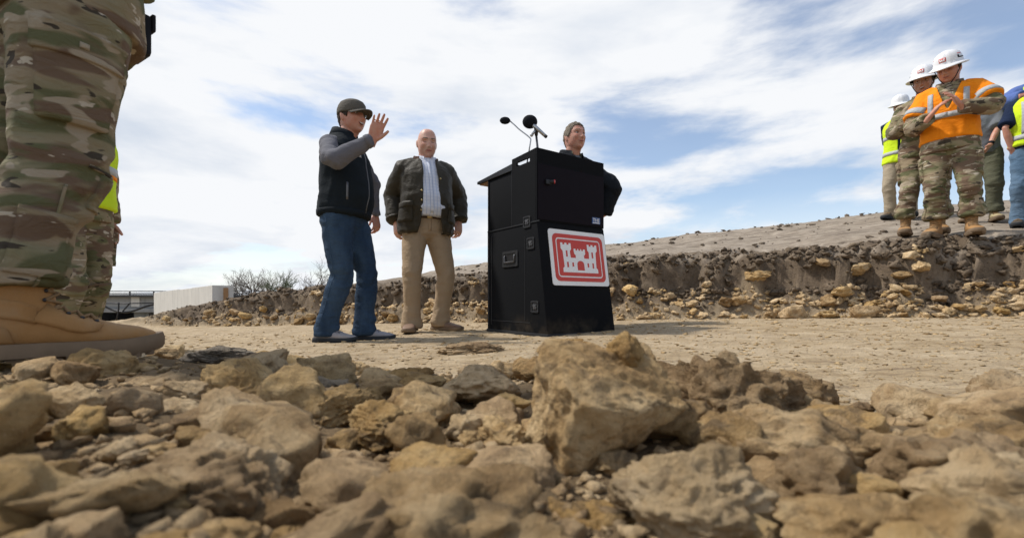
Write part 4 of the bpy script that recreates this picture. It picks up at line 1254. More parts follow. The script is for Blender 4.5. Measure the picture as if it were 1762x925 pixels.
def hand_parts(wrist, d, n, side, curl=(18, 22, 16), spread=4.0, thumb=(0.62, 0.72, 0.12), sc=1.0):
    """palm, four fingers and a thumb; d: wrist to fingers, n: where the palm looks, side: +1 left, -1 right"""
    d = Vector(d).normalized(); n = Vector(n); n = (n - d * n.dot(d)).normalized()
    t = d.cross(n) * (1 if side < 0 else -1)             # towards the thumb
    w = Vector(wrist)
    k = sc
    parts = [loft_arrays([(w - d * 0.035 * k, t * 0.025 * k, n * 0.020 * k), (w, t * 0.027 * k, n * 0.019 * k), (w + d * 0.035 * k, t * 0.037 * k, n * 0.016 * k), (w + d * 0.075 * k, t * 0.0425 * k, n * 0.0145 * k), (w + d * 0.098 * k, t * 0.039 * k, n * 0.011 * k)], 14, 2.6)]
    for off, ln, r in ((0.0310, 0.072, 0.0086), (0.0105, 0.080, 0.0089), (-0.0105, 0.074, 0.0085), (-0.0305, 0.058, 0.0076)):
        p = w + (d * (0.092 - abs(off - 0.008) * 0.22) + t * off) * k
        dd = (d + t * (off * spread)).normalized()
        pts = [p - dd * 0.02 * k, p]
        for q, fr in zip(curl, (0.43, 0.32, 0.25)):
            ax = dd.cross(n)
            if ax.length > 1e-4: dd = (Matrix.Rotation(R(q), 3, ax.normalized()) @ dd).normalized()
            p = p + dd * (ln * fr * k); pts.append(p)
        parts.append(tube_arrays(pts, [r * k * 1.05, r * k * 1.05, r * k, r * k * 0.94, r * k * 0.72], 8))
    p = w + (d * 0.022 + t * 0.026 + n * 0.006) * k
    td = (t * thumb[0] + d * thumb[1] + n * thumb[2]).normalized()
    pts = [p - td * 0.012 * k, p + td * 0.022 * k]
    td = (td + d * 0.35).normalized(); q = pts[-1] + td * 0.032 * k; pts.append(q)
    td = (td + d * 0.2).normalized(); pts.append(q + td * 0.026 * k)
    parts.append(tube_arrays(pts, [0.0150 * k, 0.0120 * k, 0.0100 * k, 0.0075 * k], 8))
    return parts

class Person:
    Hn = 1.78
    def __init__(s, label, pos, heading, S=1.0, name='person', group=None, lean=0.0, side_lean=0.0, twist=0.0, feet=None, hipz=0.92, girth=1.0, voxel=0.0108, bend=0.09):
        s.root = empty(name, pos, R(heading)); s.root.scale = (S, S, S); tag(s.root, label, 'person', group)
        s.S = S; s.M = Matrix.Translation(pos) @ Matrix.Rotation(R(heading), 4, 'Z') @ Matrix.Scale(S, 4); s.Mi = s.M.inverted()
        s.lean, s.side, s.twist, s.girth, s.vox = lean, side_lean, twist, girth, voxel
        s.feet = feet or {1: (0.02, 0.12, 12), -1: (0.0, -0.12, -12)}      # side: ankle x, y, heading
        s.hipz = hipz
        s.seed = abs(hash((label[:12], 3))) % 7 if False else (len(label) * 7 + ord(label[3])) % 23
        s.hands = []; s.knee = {}; s.bootscale = 1.0; s.bend = bend; s.handscale = 1.10
        s.sh = {k: s.sp((-0.012, k * 0.172, 1.398)) for k in (1, -1)}
        for k in (1, -1):
            ax, ay, ah = s.feet[k]
            hip = Vector((0, k * 0.092, 0.90)); an = Vector((ax, ay, 0.09))
            L1, L2 = 0.42, 0.41
            dv = an - hip; dist = min(dv.length, L1 + L2 - 0.004)
            a = (L1 * L1 - L2 * L2 + dist * dist) / (2 * dist); hgt = math.sqrt(max(L1 * L1 - a * a, 0))
            u = dv.normalized(); fw = Vector((math.cos(R(ah)), math.sin(R(ah)), 0)); fw = (fw - u * fw.dot(u)).normalized()
            s.knee[k] = hip + u * a + fw * min(hgt, s.bend)
        s.elbow, s.wrist = {}, {}
        for k in (1, -1):
            s.elbow[k] = s.sh[k] + Vector((-0.03, k * 0.055, -0.285)); s.wrist[k] = s.elbow[k] + Vector((0.05, -k * 0.005, -0.25))
        s.handdir = {}; s.handn = {}; s.curl = {}
    def sp(s, p):
        """spine: lean and twist grow above the hips"""
        p = Vector(p); h = max(p.z - 0.92, 0.0)
        a = R(s.twist) * min(h / 0.45, 1.0)
        x, y = p.x * math.cos(a) - p.y * math.sin(a), p.x * math.sin(a) + p.y * math.cos(a)
        return Vector((x + s.lean * h, y + s.side * h, p.z))
    def pix(s, x, y, frm, length, near=True):
        """local point on the sight line of a photograph pixel, at a limb's length from frm"""
        o = s.Mi @ Vector((0, 0, CAMZ)); q = s.Mi @ P(x, y, 3.0); d = (q - o).normalized()
        oc = o - frm; b = oc.dot(d); c = oc.dot(oc) - length * length; disc = b * b - c
        t = -b if disc < 0 else (-b - math.sqrt(disc) if near else -b + math.sqrt(disc))
        p = o + d * t
        return frm + (p - frm).normalized() * length
    def arm(s, k, elbow, wrist, hd=None, hn=None, curl=None, lu=0.285, lf=0.255):
        """elbow and wrist as photograph pixels (x, y, near)"""
        s.elbow[k] = s.pix(elbow[0], elbow[1], s.sh[k], lu, elbow[2]); s.wrist[k] = s.pix(wrist[0], wrist[1], s.elbow[k], lf, wrist[2])
        s.hand(k, hd, hn, curl)
    def hand(s, k, hd=None, hn=None, curl=None):
        if hd is not None: s.handdir[k] = s.Mi.to_3x3() @ Vector(hd)
        if hn is not None: s.handn[k] = s.Mi.to_3x3() @ Vector(hn)
        if curl is not None: s.curl[k] = curl
    def set_head(s, yaw=0, pitch=0, roll=0, fwd=0.03, size=1.0, drop=0.0):
        c = s.sp((0.012, 0, 1.632 - drop)) + Vector((fwd, 0, 0))
        s.HM = Matrix.Translation(c) @ Matrix.Rotation(R(yaw), 4, 'Z') @ Matrix.Rotation(R(pitch), 4, 'Y') @ Matrix.Rotation(R(roll), 4, 'X') @ Matrix.Scale(size, 4)
        return s
    def h(s, p): return s.HM @ Vector(p)
    def part(s, name, V, F, mat, parent=None, smooth=True, label=None):
        o = obj(name, mesh_from(name, V, F, MAT[mat], smooth), parent or s.root)
        if label: o['label'] = label
        return o
    def body(s, mat, voxel=0.0048, bare=False):
        s.bare = bare
        parts = []
        hv = [tuple(s.HM @ Vector(v)) for v in HEADV]
        parts.append((hv, HEADF))
        for k in (1, -1):                                                        # ears
            mb = MB()
            mb.ball((0, 0, 0), (0.017, 0.0075, 0.032), 12, 8)
            rot = Matrix.Rotation(R(-k * 22), 4, 'Z') @ Matrix.Rotation(R(-10), 4, 'Y')
            parts.append(([tuple(s.HM @ (Matrix.Translation((-0.012, k * 0.0775, -0.006)) @ rot @ Vector(v))) for v in mb.v], mb.f))
        nk = s.sp((-0.012, 0, 1.46))
        parts.append(tube_arrays([s.sp((-0.01, 0, 1.36)), nk, s.h((-0.018, 0, -0.075)), s.h((-0.01, 0, -0.02))], [0.080, 0.070, 0.064, 0.058], 18))
        parts.append(loft_arrays([(s.sp((0, 0, z)), (rx, 0, 0), (0, ry, 0)) for z, rx, ry in ((0.95, .03, .05), (1.1, .04, .05), (1.3, .05, .07), (1.40, .05, .10), (1.47, .04, .06))], 18))
        for k in (1, -1):
            e, w_ = s.elbow[k], s.wrist[k]
            parts.append(tube_arrays([s.sh[k] + Vector((0, -k * .06, 0)), s.sh[k].lerp(e, .12), s.sh[k].lerp(e, .5), e, e.lerp(w_, .35), w_], [.030, .030, .030, .028, .035 if s.bare else .028, .026], 12))
            ax, ay, ah = s.feet[k]
            parts.append(tube_arrays([Vector((0, k * .03, 1.0)), Vector((0, k * .07, .92)), s.knee[k], Vector((ax, ay, .10))], [.03, .022, .018, .018], 8))
            d = s.handdir.get(k, (w_ - e)); n = s.handn.get(k, Vector((0.25, -k, 0)))
            parts += hand_parts(w_, d, n, k, s.curl.get(k, (18, 24, 18)), sc=s.handscale)
        V, N, F = remesh(parts, voxel, 1, 0.4, 0.36)
        s.bv = bvh_of(V, F)
        s.bodyo = s.part('body', V, faces_array(F), mat)
        return s
    def face(s, brow='hair_grey', eyes='open', mouth='closed', smile=0.0):
        def rays(us, vs_): return [[(s.h((0.25, y, z)), s.HM.to_3x3() @ Vector((-1, 0, 0))) for (y, z) in row] for row in [[(fu(u, v)) for u in us] for v in vs_ for fu in (lambda u, v: (u, v),)]]
        B = s.bodyo
        for k in (1, -1):
            # eyebrow
            g = [[(s.h((0.25, k * (0.014 + 0.036 * i / 6), 0.0265 + 0.006 * math.sin(i / 6 * 2.6) + dz * (1 - 0.5 * i / 6))), s.HM.to_3x3() @ Vector((-1, 0, 0))) for i in range(7)] for dz in (-0.003, 0.0035)]
            V, F = wrap(s.bv, g, 0.0016, 0.003); s.part('eyebrow', V, F, brow, B)
            c = (0.0740, k * 0.0315, 0.0075)
            if eyes == 'open':
                mb = MB(); mb.ball(c, (0.009, 0.0125, 0.0062), 12, 8)
                e = s.part('eye', [tuple(s.h(v)) for v in mb.v], mb.f, 'eye_white', B)
                mb = MB(); mb.ball((c[0] + 0.006, c[1], c[2]), (0.0040, 0.0052, 0.0052), 10, 6)
                s.part('iris', [tuple(s.h(v)) for v in mb.v], mb.f, 'iris', e)
            # lash line / closed lids
            zz = 0.0125 if eyes == 'open' else 0.004
            pts = [s.bv.ray_cast(s.h((0.25, k * (0.019 + 0.025 * i / 6), zz + 0.0025 * math.sin(i / 6 * 3.14) * (1 if eyes == 'open' else -1))), s.HM.to_3x3() @ Vector((-1, 0, 0)))[0] for i in range(7)]
            if all(p is not None for p in pts):
                fw = s.HM.to_3x3() @ Vector((0.0035 if eyes == 'open' else 0.0, 0, 0))
                V, F = tube_arrays([p + fw for p in pts], 0.0015, 5); s.part('eyelashes', V, F, 'iris', B)
        hw = 0.025
        if mouth == 'closed':
            for dz0, dz1, m in ((-0.0005, 0.0055, 'lip'), (-0.0075, -0.0018, 'lip')):
                g = [[(s.h((0.25, -hw + 2 * hw * i / 10, -0.0625 + smile * (abs(i - 5) / 5) ** 2 + (dz0 + (dz1 - dz0) * v) * (1 - (abs(i - 5) / 5) ** 2 * 0.85))), s.HM.to_3x3() @ Vector((-1, 0, 0))) for i in range(11)] for v in (0, 1)]
                V, F = wrap(s.bv, g, 0.0012, 0.003); s.part('lip', V, F, m, B)
            pts = [s.bv.ray_cast(s.h((0.25, -hw * 1.05 + 2.1 * hw * i / 10, -0.0636 + smile * (abs(i - 5) / 5) ** 2)), s.HM.to_3x3() @ Vector((-1, 0, 0)))[0] for i in range(11)]
            if all(p is not None for p in pts):
                V, F = tube_arrays(pts, 0.0012, 5); s.part('mouth_line', V, F, 'mouth_dark', B)
        else:
            g = [[(s.h((0.25, -hw + 2 * hw * i / 10, -0.0610 + smile * (abs(i - 5) / 5) ** 2 + v * (1 - (abs(i - 5) / 5) ** 2))), s.HM.to_3x3() @ Vector((-1, 0, 0))) for i in range(11)] for v in (-0.013, 0.0075)]
            V, F = wrap(s.bv, g, 0.0010, 0.003); s.part('lip', V, F, 'lip', B)
            g = [[(s.h((0.25, (-hw + 2 * hw * i / 10) * 0.85, -0.0610 + smile * (abs(i - 5) / 5) ** 2 + v * (1 - (abs(i - 5) / 5) ** 2))), s.HM.to_3x3() @ Vector((-1, 0, 0))) for i in range(11)] for v in (-0.009, 0.004)]
            V, F = wrap(s.bv, g, 0.0022, 0.003); m = s.part('mouth', V, F, 'mouth_dark', B)
            g = [[(s.h((0.25, (-hw + 2 * hw * i / 10) * 0.75, -0.0600 + smile * (abs(i - 5) / 5) ** 2 + v * (1 - (abs(i - 5) / 5) ** 2))), s.HM.to_3x3() @ Vector((-1, 0, 0))) for i in range(11)] for v in (-0.0030, 0.0030)]
            V, F = wrap(s.bv, g, 0.0032, 0.003); s.part('teeth', V, F, 'teeth', m)
        return s
    def hair(s, mat, line, thick=0.011, name='hair'):
        """line(az) -> lowest height of the hair at azimuth az (0 front, 180 back) in head coordinates"""
        n, m = 84, 30
        V = []
        for j in range(m + 1):
            for i in range(n):
                az = 2 * math.pi * i / n
                zl = line(abs(((math.degrees(az) + 180) % 360) - 180))
                zl += 0.006 * math.sin(i * 1.9) * math.sin(i * 0.73) + 0.004 * math.sin(i * 3.7)
                z = 0.112 - (0.112 - zl) * (j / m) ** 0.9
                c = max(1 - abs(z / 0.118) ** 2.4, 0.0) ** (1 / 2.4); low = max(-z / 0.118, 0)
                x = math.cos(az) * c * (0.098 if math.cos(az) > 0 else 0.101 * (1 - 0.40 * low ** 1.3)); y = math.sin(az) * c * 0.0765 * (1 - 0.2 * low ** 1.6)
                V.append((x, y, z))
        V = np.array(V); d = V / np.linalg.norm(V, axis=1)[:, None]
        th = thick * (1 + 0.8 * fbm(V * np.array([60, 60, 22]), 4, gain=0.65)) * np.repeat(np.array([1.15] * (m - 2) + [0.9, 0.6, 0.05]), n)
        V = V + d * th[:, None]
        F = [(j * n + i, (j + 1) * n + i, (j + 1) * n + (i + 1) % n, j * n + (i + 1) % n) for j in range(m) for i in range(n)] + [tuple(range(n))]
        s.part(name, [tuple(s.h(v)) for v in V], F, mat); return s
    def torso_rings(s, bulk, hem, top=1.50, flare=0.0, belly=0.0):
        t = [(0.78, .0, .135, .187), (0.86, .0, .138, .190), (0.95, .002, .133, .182), (1.05, .008, .128, .170), (1.15, .012, .131, .170), (1.25, .012, .134, .178), (1.33, .006, .131, .183), (1.39, -.004, .117, .176), (1.43, -.010, .102, .150), (1.465, -.014, .088, .112), (1.49, -.016, .077, .088), (1.52, -.016, .070, .079), (1.55, -0.014, .067, .075)]
        zs = [r[0] for r in t]
        use = [hem] + [z for z in zs if hem + 0.02 < z < top - 0.004] + [top]
        out = []
        for z in use:
            cx, rx, ry = (float(np.interp(z, zs, [r[i] for r in t])) for i in (1, 2, 3))
            fl = 1 + flare * max(0, (1.05 - z) / 0.3)
            bl = belly * math.exp(-((z - 1.08) / 0.13) ** 2)
            g = s.girth
            c = s.sp((cx + bl * 0.5, 0, z)); a = R(s.twist) * min(max(z - 0.92, 0) / 0.45, 1.0)
            rx = (rx * g + bl) * fl + bulk; ry = (ry * (0.5 + 0.5 * g) + bl * 0.5) * fl + bulk
            out.append((c, (rx * math.cos(a), rx * math.sin(a), 0), (-ry * math.sin(a), ry * math.cos(a), 0)))
        return out
    def sleeve(s, k, r=(0.068, 0.058, 0.048, 0.043), to=1.0, bulk=0.0):
        e, w_ = s.elbow[k], s.wrist[k]; S0 = s.sh[k]
        inner = S0 + Vector((0.0, -k * 0.07, 0.012))
        if to <= 0.5:
            q = S0.lerp(e, to / 0.5)
            return tube_arrays([inner, S0, S0.lerp(q, .5), q], [r[0] + bulk, r[0] + bulk, (r[0] + r[1]) / 2 + bulk + .002, r[1] + bulk + 0.006], 18)
        q = e.lerp(w_, (to - 0.5) / 0.5)
        return tube_arrays([inner, S0, S0.lerp(e, .5), S0.lerp(e, .88), e.lerp(q, .1), e.lerp(q, .5), q], [r[0] + bulk, r[0] + bulk, r[1] + bulk + .004, r[1] + bulk, r[1] + bulk - .003, r[2] + bulk, r[3] + bulk], 18)
    def top(s, name, mat, hem, bulk=0.0, sleeves=1.0, top_z=1.50, amp=0.006, open_=None, belly=0.0, flare=0.0, sr=(0.068, 0.058, 0.049, 0.043), arms=(1, -1), parent=None, label=None, seed=0):
        parts = [loft_arrays(s.torso_rings(bulk, hem, top_z, flare, belly), 32, 2.1)]
        if sleeves:
            for k in arms: parts.append(s.sleeve(k, sr, sleeves, bulk))
        V, N, F = remesh(parts, s.vox, 4)
        m = np.full(len(V), 0.55)
        for k in (1, -1):
            e = np.array(s.elbow[k]); m = m + 0.9 * np.exp(-(np.linalg.norm(V - e, axis=1) / 0.10) ** 2)
            w_ = np.array(s.wrist[k]); m = m + 0.5 * np.exp(-(np.linalg.norm(V - w_, axis=1) / 0.10) ** 2)
        m = m + 0.5 * np.exp(-((V[:, 2] - hem - 0.06) / 0.10) ** 2)
        V = V + N * ((0.75 * folds(V, amp, (10, 10, 5), s.seed + seed) + 0.5 * folds(V, amp, (7, 7, 13), s.seed + seed + 9)) * m)[:, None]
        s.tv, s.tf = V, F; s.tb = bvh_of(V, F)
        if open_:
            C = np.array([V[list(f)].mean(0) for f in F])
            a = -R(s.twist)
            cx = C[:, 0] - s.lean * np.maximum(C[:, 2] - .92, 0); cy = C[:, 1] - s.side * np.maximum(C[:, 2] - .92, 0)
            lx = cx * math.cos(a) - cy * math.sin(a); ly = cx * math.sin(a) + cy * math.cos(a)
            keep = ~((lx > 0.02) & (np.abs(ly) < np.interp(C[:, 2], *open_)))
            F = [f for f, q in zip(F, keep) if q]
            o = obj(name, shell(name, V, F, 0.008, MAT[mat]), parent or s.root)
        else:
            o = s.part(name, V, faces_array(F), mat, parent)
        if label: o['label'] = label
        return o
    def trousers(s, mat, bag=1.0, hem=0.055, amp=0.007, waist=1.04, cuff=0.066, voxel=None, belly=0.0):
        g = 0.5 + 0.5 * s.girth
        parts = [loft_arrays([((0, 0, z), (rx * g, 0, 0), (0, ry * g, 0)) for z, rx, ry in ((0.80, .085, .135), (0.84, .118, .172), (0.90, .130, .184), (0.97, .130, .182), (waist, .125, .172))], 28, 2.3)]
        for k in (1, -1):
            ax, ay, ah = s.feet[k]; kn = s.knee[k]; hip = Vector((0, k * 0.092, 0.90)); an = Vector((ax, ay, hem + 0.04)); b = bag
            fw = Vector((math.cos(R(ah)), math.sin(R(ah)), 0))
            parts.append(tube_arrays([hip + Vector((0, 0, .04)), hip.lerp(kn, .25), hip.lerp(kn, .6), kn, kn.lerp(an, .3), kn.lerp(an, .65), an + fw * .006, Vector((ax, ay, hem)) + fw * .006],
                                     [.102 * b, .101 * b, .088 * b, .073 * b, .070 * b, .066 * b, cuff * b, cuff * b], 20))
        V, N, F = remesh(parts, voxel or s.vox, 4)
        m = np.full(len(V), 0.5)
        for k in (1, -1):
            kn = np.array(s.knee[k]); m += 0.8 * np.exp(-((V[:, 2] - kn[2] + .03) / .11) ** 2) * np.exp(-((V[:, 1] - kn[1]) / .12) ** 2)
        m += 1.0 * np.exp(-((V[:, 2] - hem - 0.05) / 0.09) ** 2) + 0.5 * np.exp(-((V[:, 2] - .84) / .07) ** 2)
        W = V @ np.array([[1, 0, 0.25], [0, 1, 0.35], [0, -0.35, 1]]).T
        V = V + N * ((0.7 * folds(W, amp, (6, 6, 9.5), s.seed + 3) + 0.45 * folds(V, amp, (9, 9, 17), s.seed + 8)) * m)[:, None]
        s.pv, s.pf = V, F; s.pb = bvh_of(V, F)
        s.pants = s.part('trousers', V, faces_array(F), mat)
        return s.pants
    def leg_patch(s, name, mat, k, z0, z1, a0, a1, off=0.006, parent=None, lower=False, ni=9, nj=11):
        """piece of cloth on one leg between two heights; angles from straight ahead, positive to the left"""
        if not lower: A, B = Vector((0, k * .092, .90)), s.knee[k]
        else: A, B = s.knee[k], Vector((s.feet[k][0], s.feet[k][1], .09))
        f = lambda z: (z - A.z) / (B.z - A.z)
        rays = axis_rays(B, A, 1 - f(z0), 1 - f(z1), a0, a1, (1, 0, 0), ni, nj, 0.22)
        V, F = wrap(s.pb, rays, off, 0.006)
        return s.part(name, V, F, mat, parent or s.pants)
    def band(s, name, mat, z0, z1, a0=0, a1=360, off=0.004, bvh=None, parent=None, n=40, cx=0.0, tilt=0.0):
        rays = []
        for i in range(3):
            row = []
            for j in range(n + 1):
                an = R(a0 + (a1 - a0) * j / n + s.twist * (1 if z0 > 1.1 else 0.4)); z = z0 + (z1 - z0) * i / 2 + tilt * math.cos(an)
                c = s.sp((cx, 0, z)); d = Vector((math.cos(an), math.sin(an), 0)); row.append((c + d * 0.40, -d))
            rays.append(row)
        V, F = wrap(bvh or s.tb, rays, off, 0.004); return s.part(name, V, F, mat, parent)
    def arm_band(s, name, mat, k, t0, t1, off=0.004, fore=False, parent=None, bvh=None):
        A, B = (s.sh[k], s.elbow[k]) if not fore else (s.elbow[k], s.wrist[k])
        V, F = wrap(bvh or s.tb, axis_rays(A, B, t0, t1, 0, 360, (0.3, 0.9, 0.2), 3, 22, 0.125), off, 0.004)
        return s.part(name, V, F, mat, parent)
    def collar(s, mat, z=1.485, r=0.082, hgt=0.045, name='collar', parent=None, gap=28, out=0.015):
        n = 22; V = []; th = 0.007
        for lev, (dz, dr) in enumerate(((0, out), (hgt, 0), (hgt, -th), (0, out - th))):
            for j in range(n + 1):
                an = R(gap + (360 - 2 * gap) * j / n)
                f = math.cos(an)
                c = s.sp((-0.012 + 0.012 * (dz / hgt), 0, z + dz - 0.030 * max(f, 0) + 0.012 * max(-f, 0)))
                V.append(tuple(c + Vector((math.cos(an) * (r + dr), math.sin(an) * (r * 1.02 + dr), 0))))
        F = []
        for l in range(4):
            for j in range(n): F.append((l * (n + 1) + j, l * (n + 1) + j + 1, ((l + 1) % 4) * (n + 1) + j + 1, ((l + 1) % 4) * (n + 1) + j))
        F += [(0, n + 1, 2 * (n + 1), 3 * (n + 1)), (n, 2 * n + 1, 3 * n + 2, 4 * n + 3)]
        return s.part(name, V, F, mat, parent)
    def lapel(s, name, mat, outline, bvh, parent=None, off=0.006):
        """flat cloth piece on the chest: outline rows of (y, z) pairs laid on from the front"""
        rays = [[(s.sp((0.0, y, z)) + Vector((0.5, 0, 0)), Vector((-1, 0, 0))) for (y, z) in row] for row in outline]
        V, F = wrap(bvh, rays, off, 0.004); return s.part(name, V, F, mat, parent)
    def shoes(s, upper, sole, kind_='boot', name='boot', voxel=0.007, detail=False):
        for k in (1, -1):
            s.shoe(k, upper, sole, kind_, name, voxel, detail)
    def shoe(s, k, upper, sole, kind_, name, voxel, detail):
        ax, ay, ah = s.feet[k]
        X = Matrix.Translation((ax, ay, 0)) @ Matrix.Rotation(R(ah), 4, 'Z') @ Matrix.Scale(s.bootscale, 4)
        tf = lambda V: [tuple(X @ Vector(v)) for v in V]
        boot = kind_ == 'boot'
        st = 0.034 if boot else 0.026
        prof = [(-0.078, .020, .052), (-0.070, .032, .100 if boot else .085), (-0.04, .038, .125 if boot else .092), (0.0, .039, .125 if boot else .090), (0.05, .042, .112 if boot else .085), (0.10, .047, .088 if boot else .073), (0.15, .050, .074 if boot else .062), (0.19, .046, .066 if boot else .055), (0.215, .034, .056 if boot else .047), (0.226, .016, .044)]
        rings = []
        for x, hw, zt in prof:
            zb = st - 0.006
            rings.append(((x, 0.004 * k * (1 if x > 0.05 else 0), (zt + zb) / 2), (0, hw, 0), (0, 0, (zt - zb) / 2)))
        parts = [loft_arrays(rings, 24, 2.6)]
        if boot: parts.append(loft_arrays([((0.012, 0, .06), (.055, 0, 0), (0, .039, 0)), ((0.004, 0, .12), (.054, 0, 0), (0, .040, 0)), ((-0.006, 0, .18), (.053, 0, 0), (0, .043, 0)), ((-0.010, 0, .225), (.056, 0, 0), (0, .048, 0))], 22, 2.2))
        V, N, F = remesh(parts, voxel, 3)
        V = V + N * (folds(V, 0.0016, (22, 10, 16), s.seed + k + 5) * (0.4 + 1.2 * np.exp(-((V[:, 0] - .11) / .03) ** 2)))[:, None]
        bv = bvh_of(V, F)
        o = s.part(name, tf(V), faces_array(F), upper)
        # sole: outline with waist, rounded toe
        out = []
        for x, hw in ((-0.084, .012), (-0.080, .026), (-0.066, .036), (-0.03, .040), (0.02, .038), (0.07, .043), (0.12, .051), (0.16, .053), (0.195, .048), (0.218, .036), (0.231, .018)):
            out.append((x, hw))
        ol = [(x, hw + 0.004 * k * (x > .05)) for x, hw in out] + [(x, -hw + 0.004 * k * (x > .05)) for x, hw in reversed(out)]
        n = len(ol); SV = []
        for lv, (z, gr) in enumerate(((0.004, 0.0), (0.012, .004), (st - 0.006, .0045), (st + 0.006, .001))):
            for (x, y) in ol:
                zz = z + (0.012 * max(0, (x - .14) / .09) ** 2 if boot else 0.010 * max(0, (x - .14) / .09) ** 2)
                if lv == 0 and -0.035 < x < 0.05: zz += 0.014 if boot else 0.003
                SV.append((x * (1 + gr * 4), y + math.copysign(gr, y), zz))
        SF = [tuple(range(n))[::-1], tuple(3 * n + i for i in range(n))] + [(l * n + i, l * n + (i + 1) % n, (l + 1) * n + (i + 1) % n, (l + 1) * n + i) for l in range(3) for i in range(n)]
        so = s.part('sole', tf(SV), SF, sole, o)
        so.data.set_sharp_from_angle(angle=R(40))
        if detail or boot or kind_ == 'trainer':
            mb = MB()
            for x in ([-0.07, -0.052, -0.034] + [0.062 + 0.024 * i for i in range(7)]):
                hw = float(np.interp(x, [p[0] for p in out], [p[1] for p in out]))
                up = 0.012 * max(0, (x - .14) / .09) ** 2
                for sd in (1, -1):
                    mb.box((x, sd * (hw - 0.006), 0.006 + up), (0.015, 0.020, 0.018), Matrix.Rotation(0.25 * sd, 3, 'Z'))
            V2 = tf(mb.v); mb2 = MB(); mb2.add(V2, mb.f); kind(mb2.build('tread_lugs', MAT[sole], so, bevel=0.0015), 'stuff')
        # tongue, laces, eyelets
        if kind_ != 'shoe':
            top_ = 0.20 if boot else 0.085
            steps = 8 if boot else 4
            lc, ey = MB(), MB()
            rows = []
            for i in range(steps):
                f = i / (steps - 1)
                if boot:
                    cx, cz = (0.125 - 0.075 * min(f / .55, 1), 0.078 + 0.045 * min(f / .55, 1)) if f < .55 else (0.050 + 0.002 * (f - .55), 0.123 + (0.085) * (f - .55) / .45)
                else: cx, cz = 0.125 - 0.07 * f, 0.070 + 0.018 * f
                pts = []
                for sd in (-1, 1):
                    q = None
                    o_ = Vector((cx + 0.05, sd * 0.12, cz + 0.10)) if (not boot or f < .6) else Vector((cx + 0.12, sd * 0.12, cz + 0.02))
                    d_ = (Vector((cx - 0.016, sd * 0.022, cz - 0.012)) - o_)
                    h_, nn, _, _ = bv.ray_cast(o_, d_.normalized(), 0.5)
                    pts.append((h_, nn) if h_ is not None else (Vector((cx, sd * .026, cz)), Vector((0, 0, 1))))
                rows.append(pts)
            for i, pts in enumerate(rows):
                for sd in (0, 1):
                    h_, nn = pts[sd]; ey.ball(h_ + nn * 0.001, 0.0042, 8, 5)
                    if i + 1 < len(rows):
                        h2, n2 = rows[i + 1][1 - sd]
                        mid = (h_ + h2) / 2; hm, nm, _, _ = bv.find_nearest(mid)
                        lc.tube([h_ + nn * .003, hm + nm * .0065, h2 + n2 * .003], 0.0032 if detail else 0.003, 6)
            m2 = MB(); m2.add(tf(lc.v), lc.f); kind(m2.build('laces', MAT['lace' if boot else 'shoe_grey'], o, smooth=True), 'stuff')
            m2 = MB(); m2.add(tf(ey.v), ey.f); kind(m2.build('eyelets', MAT['eyelet'], o, smooth=True), 'stuff')
        if detail:
            # overlaid panels of leather with raised edges
            def panel(nm, poly_top, poly_bot, sd):
                rays = []
                for f in (0, .2, .4, .6, .8, 1.0):
                    row = []
                    for a, b in zip(poly_top, poly_bot):
                        x = a[0] + (b[0] - a[0]) * f; z = a[1] + (b[1] - a[1]) * f
                        row.append((Vector((x, sd * 0.15, z)), Vector((0, -sd, 0))))
                    rays.append(row)
                V3, F3 = wrap(bv, rays, 0.0042, 0.003); m3 = s.part(nm, tf(V3), F3, upper, o)
            for sd in (1, -1):
                panel('eyestay_panel', [(0.045, .118), (0.07, .104), (0.09, .096), (0.11, .086), (0.128, .076)], [(0.02, .085), (0.055, .072), (0.075, .062), (0.095, .058), (0.118, .060)], sd)
                panel('heel_counter', [(-0.074, .075), (-0.05, .082), (-0.03, .080), (-0.01, .070)], [(-0.074, .042), (-0.05, .040), (-0.03, .040), (0.0, .040)], sd)
                panel('quarter_panel', [(-0.045, .125), (-0.02, .128), (0.01, .122), (0.03, .112)], [(-0.05, .088), (-0.02, .092), (0.01, .085), (0.028, .078)], sd)
    def helmet(s, tilt=0.0, strap=True, emblem_=True, yaw=0):
        X = s.HM @ Matrix.Translation((0.004, 0, 0.040)) @ Matrix.Rotation(R(yaw), 4, 'Z') @ Matrix.Rotation(R(tilt), 4, 'Y')
        tf = lambda V: [tuple(X @ Vector(v)) for v in V]
        n = 40; V = []; prof = []
        rr = [(1.0, 0.0), (0.985, 0.03), (0.93, 0.062), (0.82, 0.092), (0.64, 0.113), (0.40, 0.126), (0.15, 0.131)]
        brim = [(1.34, -0.010), (1.36, -0.006), (1.18, 0.004), (1.02, 0.006)]
        def pt(i, k, z, ex=0.0):
            a = 2 * math.pi * i / n; c, q = math.cos(a), math.sin(a)
            fr = 1 + ex * (0.12 * max(c, 0) ** 2 + 0.02)
            ridge = 0.0045 * math.exp(-(q / 0.16) ** 2) + 0.003 * math.exp(-((abs(q) - .42) / .10) ** 2)
            rise = ridge * (1 if z > 0.03 else 0)
            return (c * 0.124 * k * fr + c * rise, q * 0.104 * k * (1 + 0.0 * ex) + q * rise, z + rise * 1.2 * (z > 0.05) - (0.010 * max(c, 0) ** 2 if ex else 0))
        rows = [(1.02, -0.008, 0), (1.30, -0.016, 1), (1.345, -0.012, 1), (1.33, -0.007, 1), (1.16, 0.003, 1), (1.02, 0.010, 0)] + [(k, z + 0.004, 0) for k, z in rr[1:]]
        for k, z, ex in rows:
            for i in range(n): V.append(pt(i, k, z, ex))
        m = len(rows)
        F = [(j * n + i, j * n + (i + 1) % n, (j + 1) * n + (i + 1) % n, (j + 1) * n + i) for j in range(m - 1) for i in range(n)] + [tuple((m - 1) * n + i for i in range(n))]
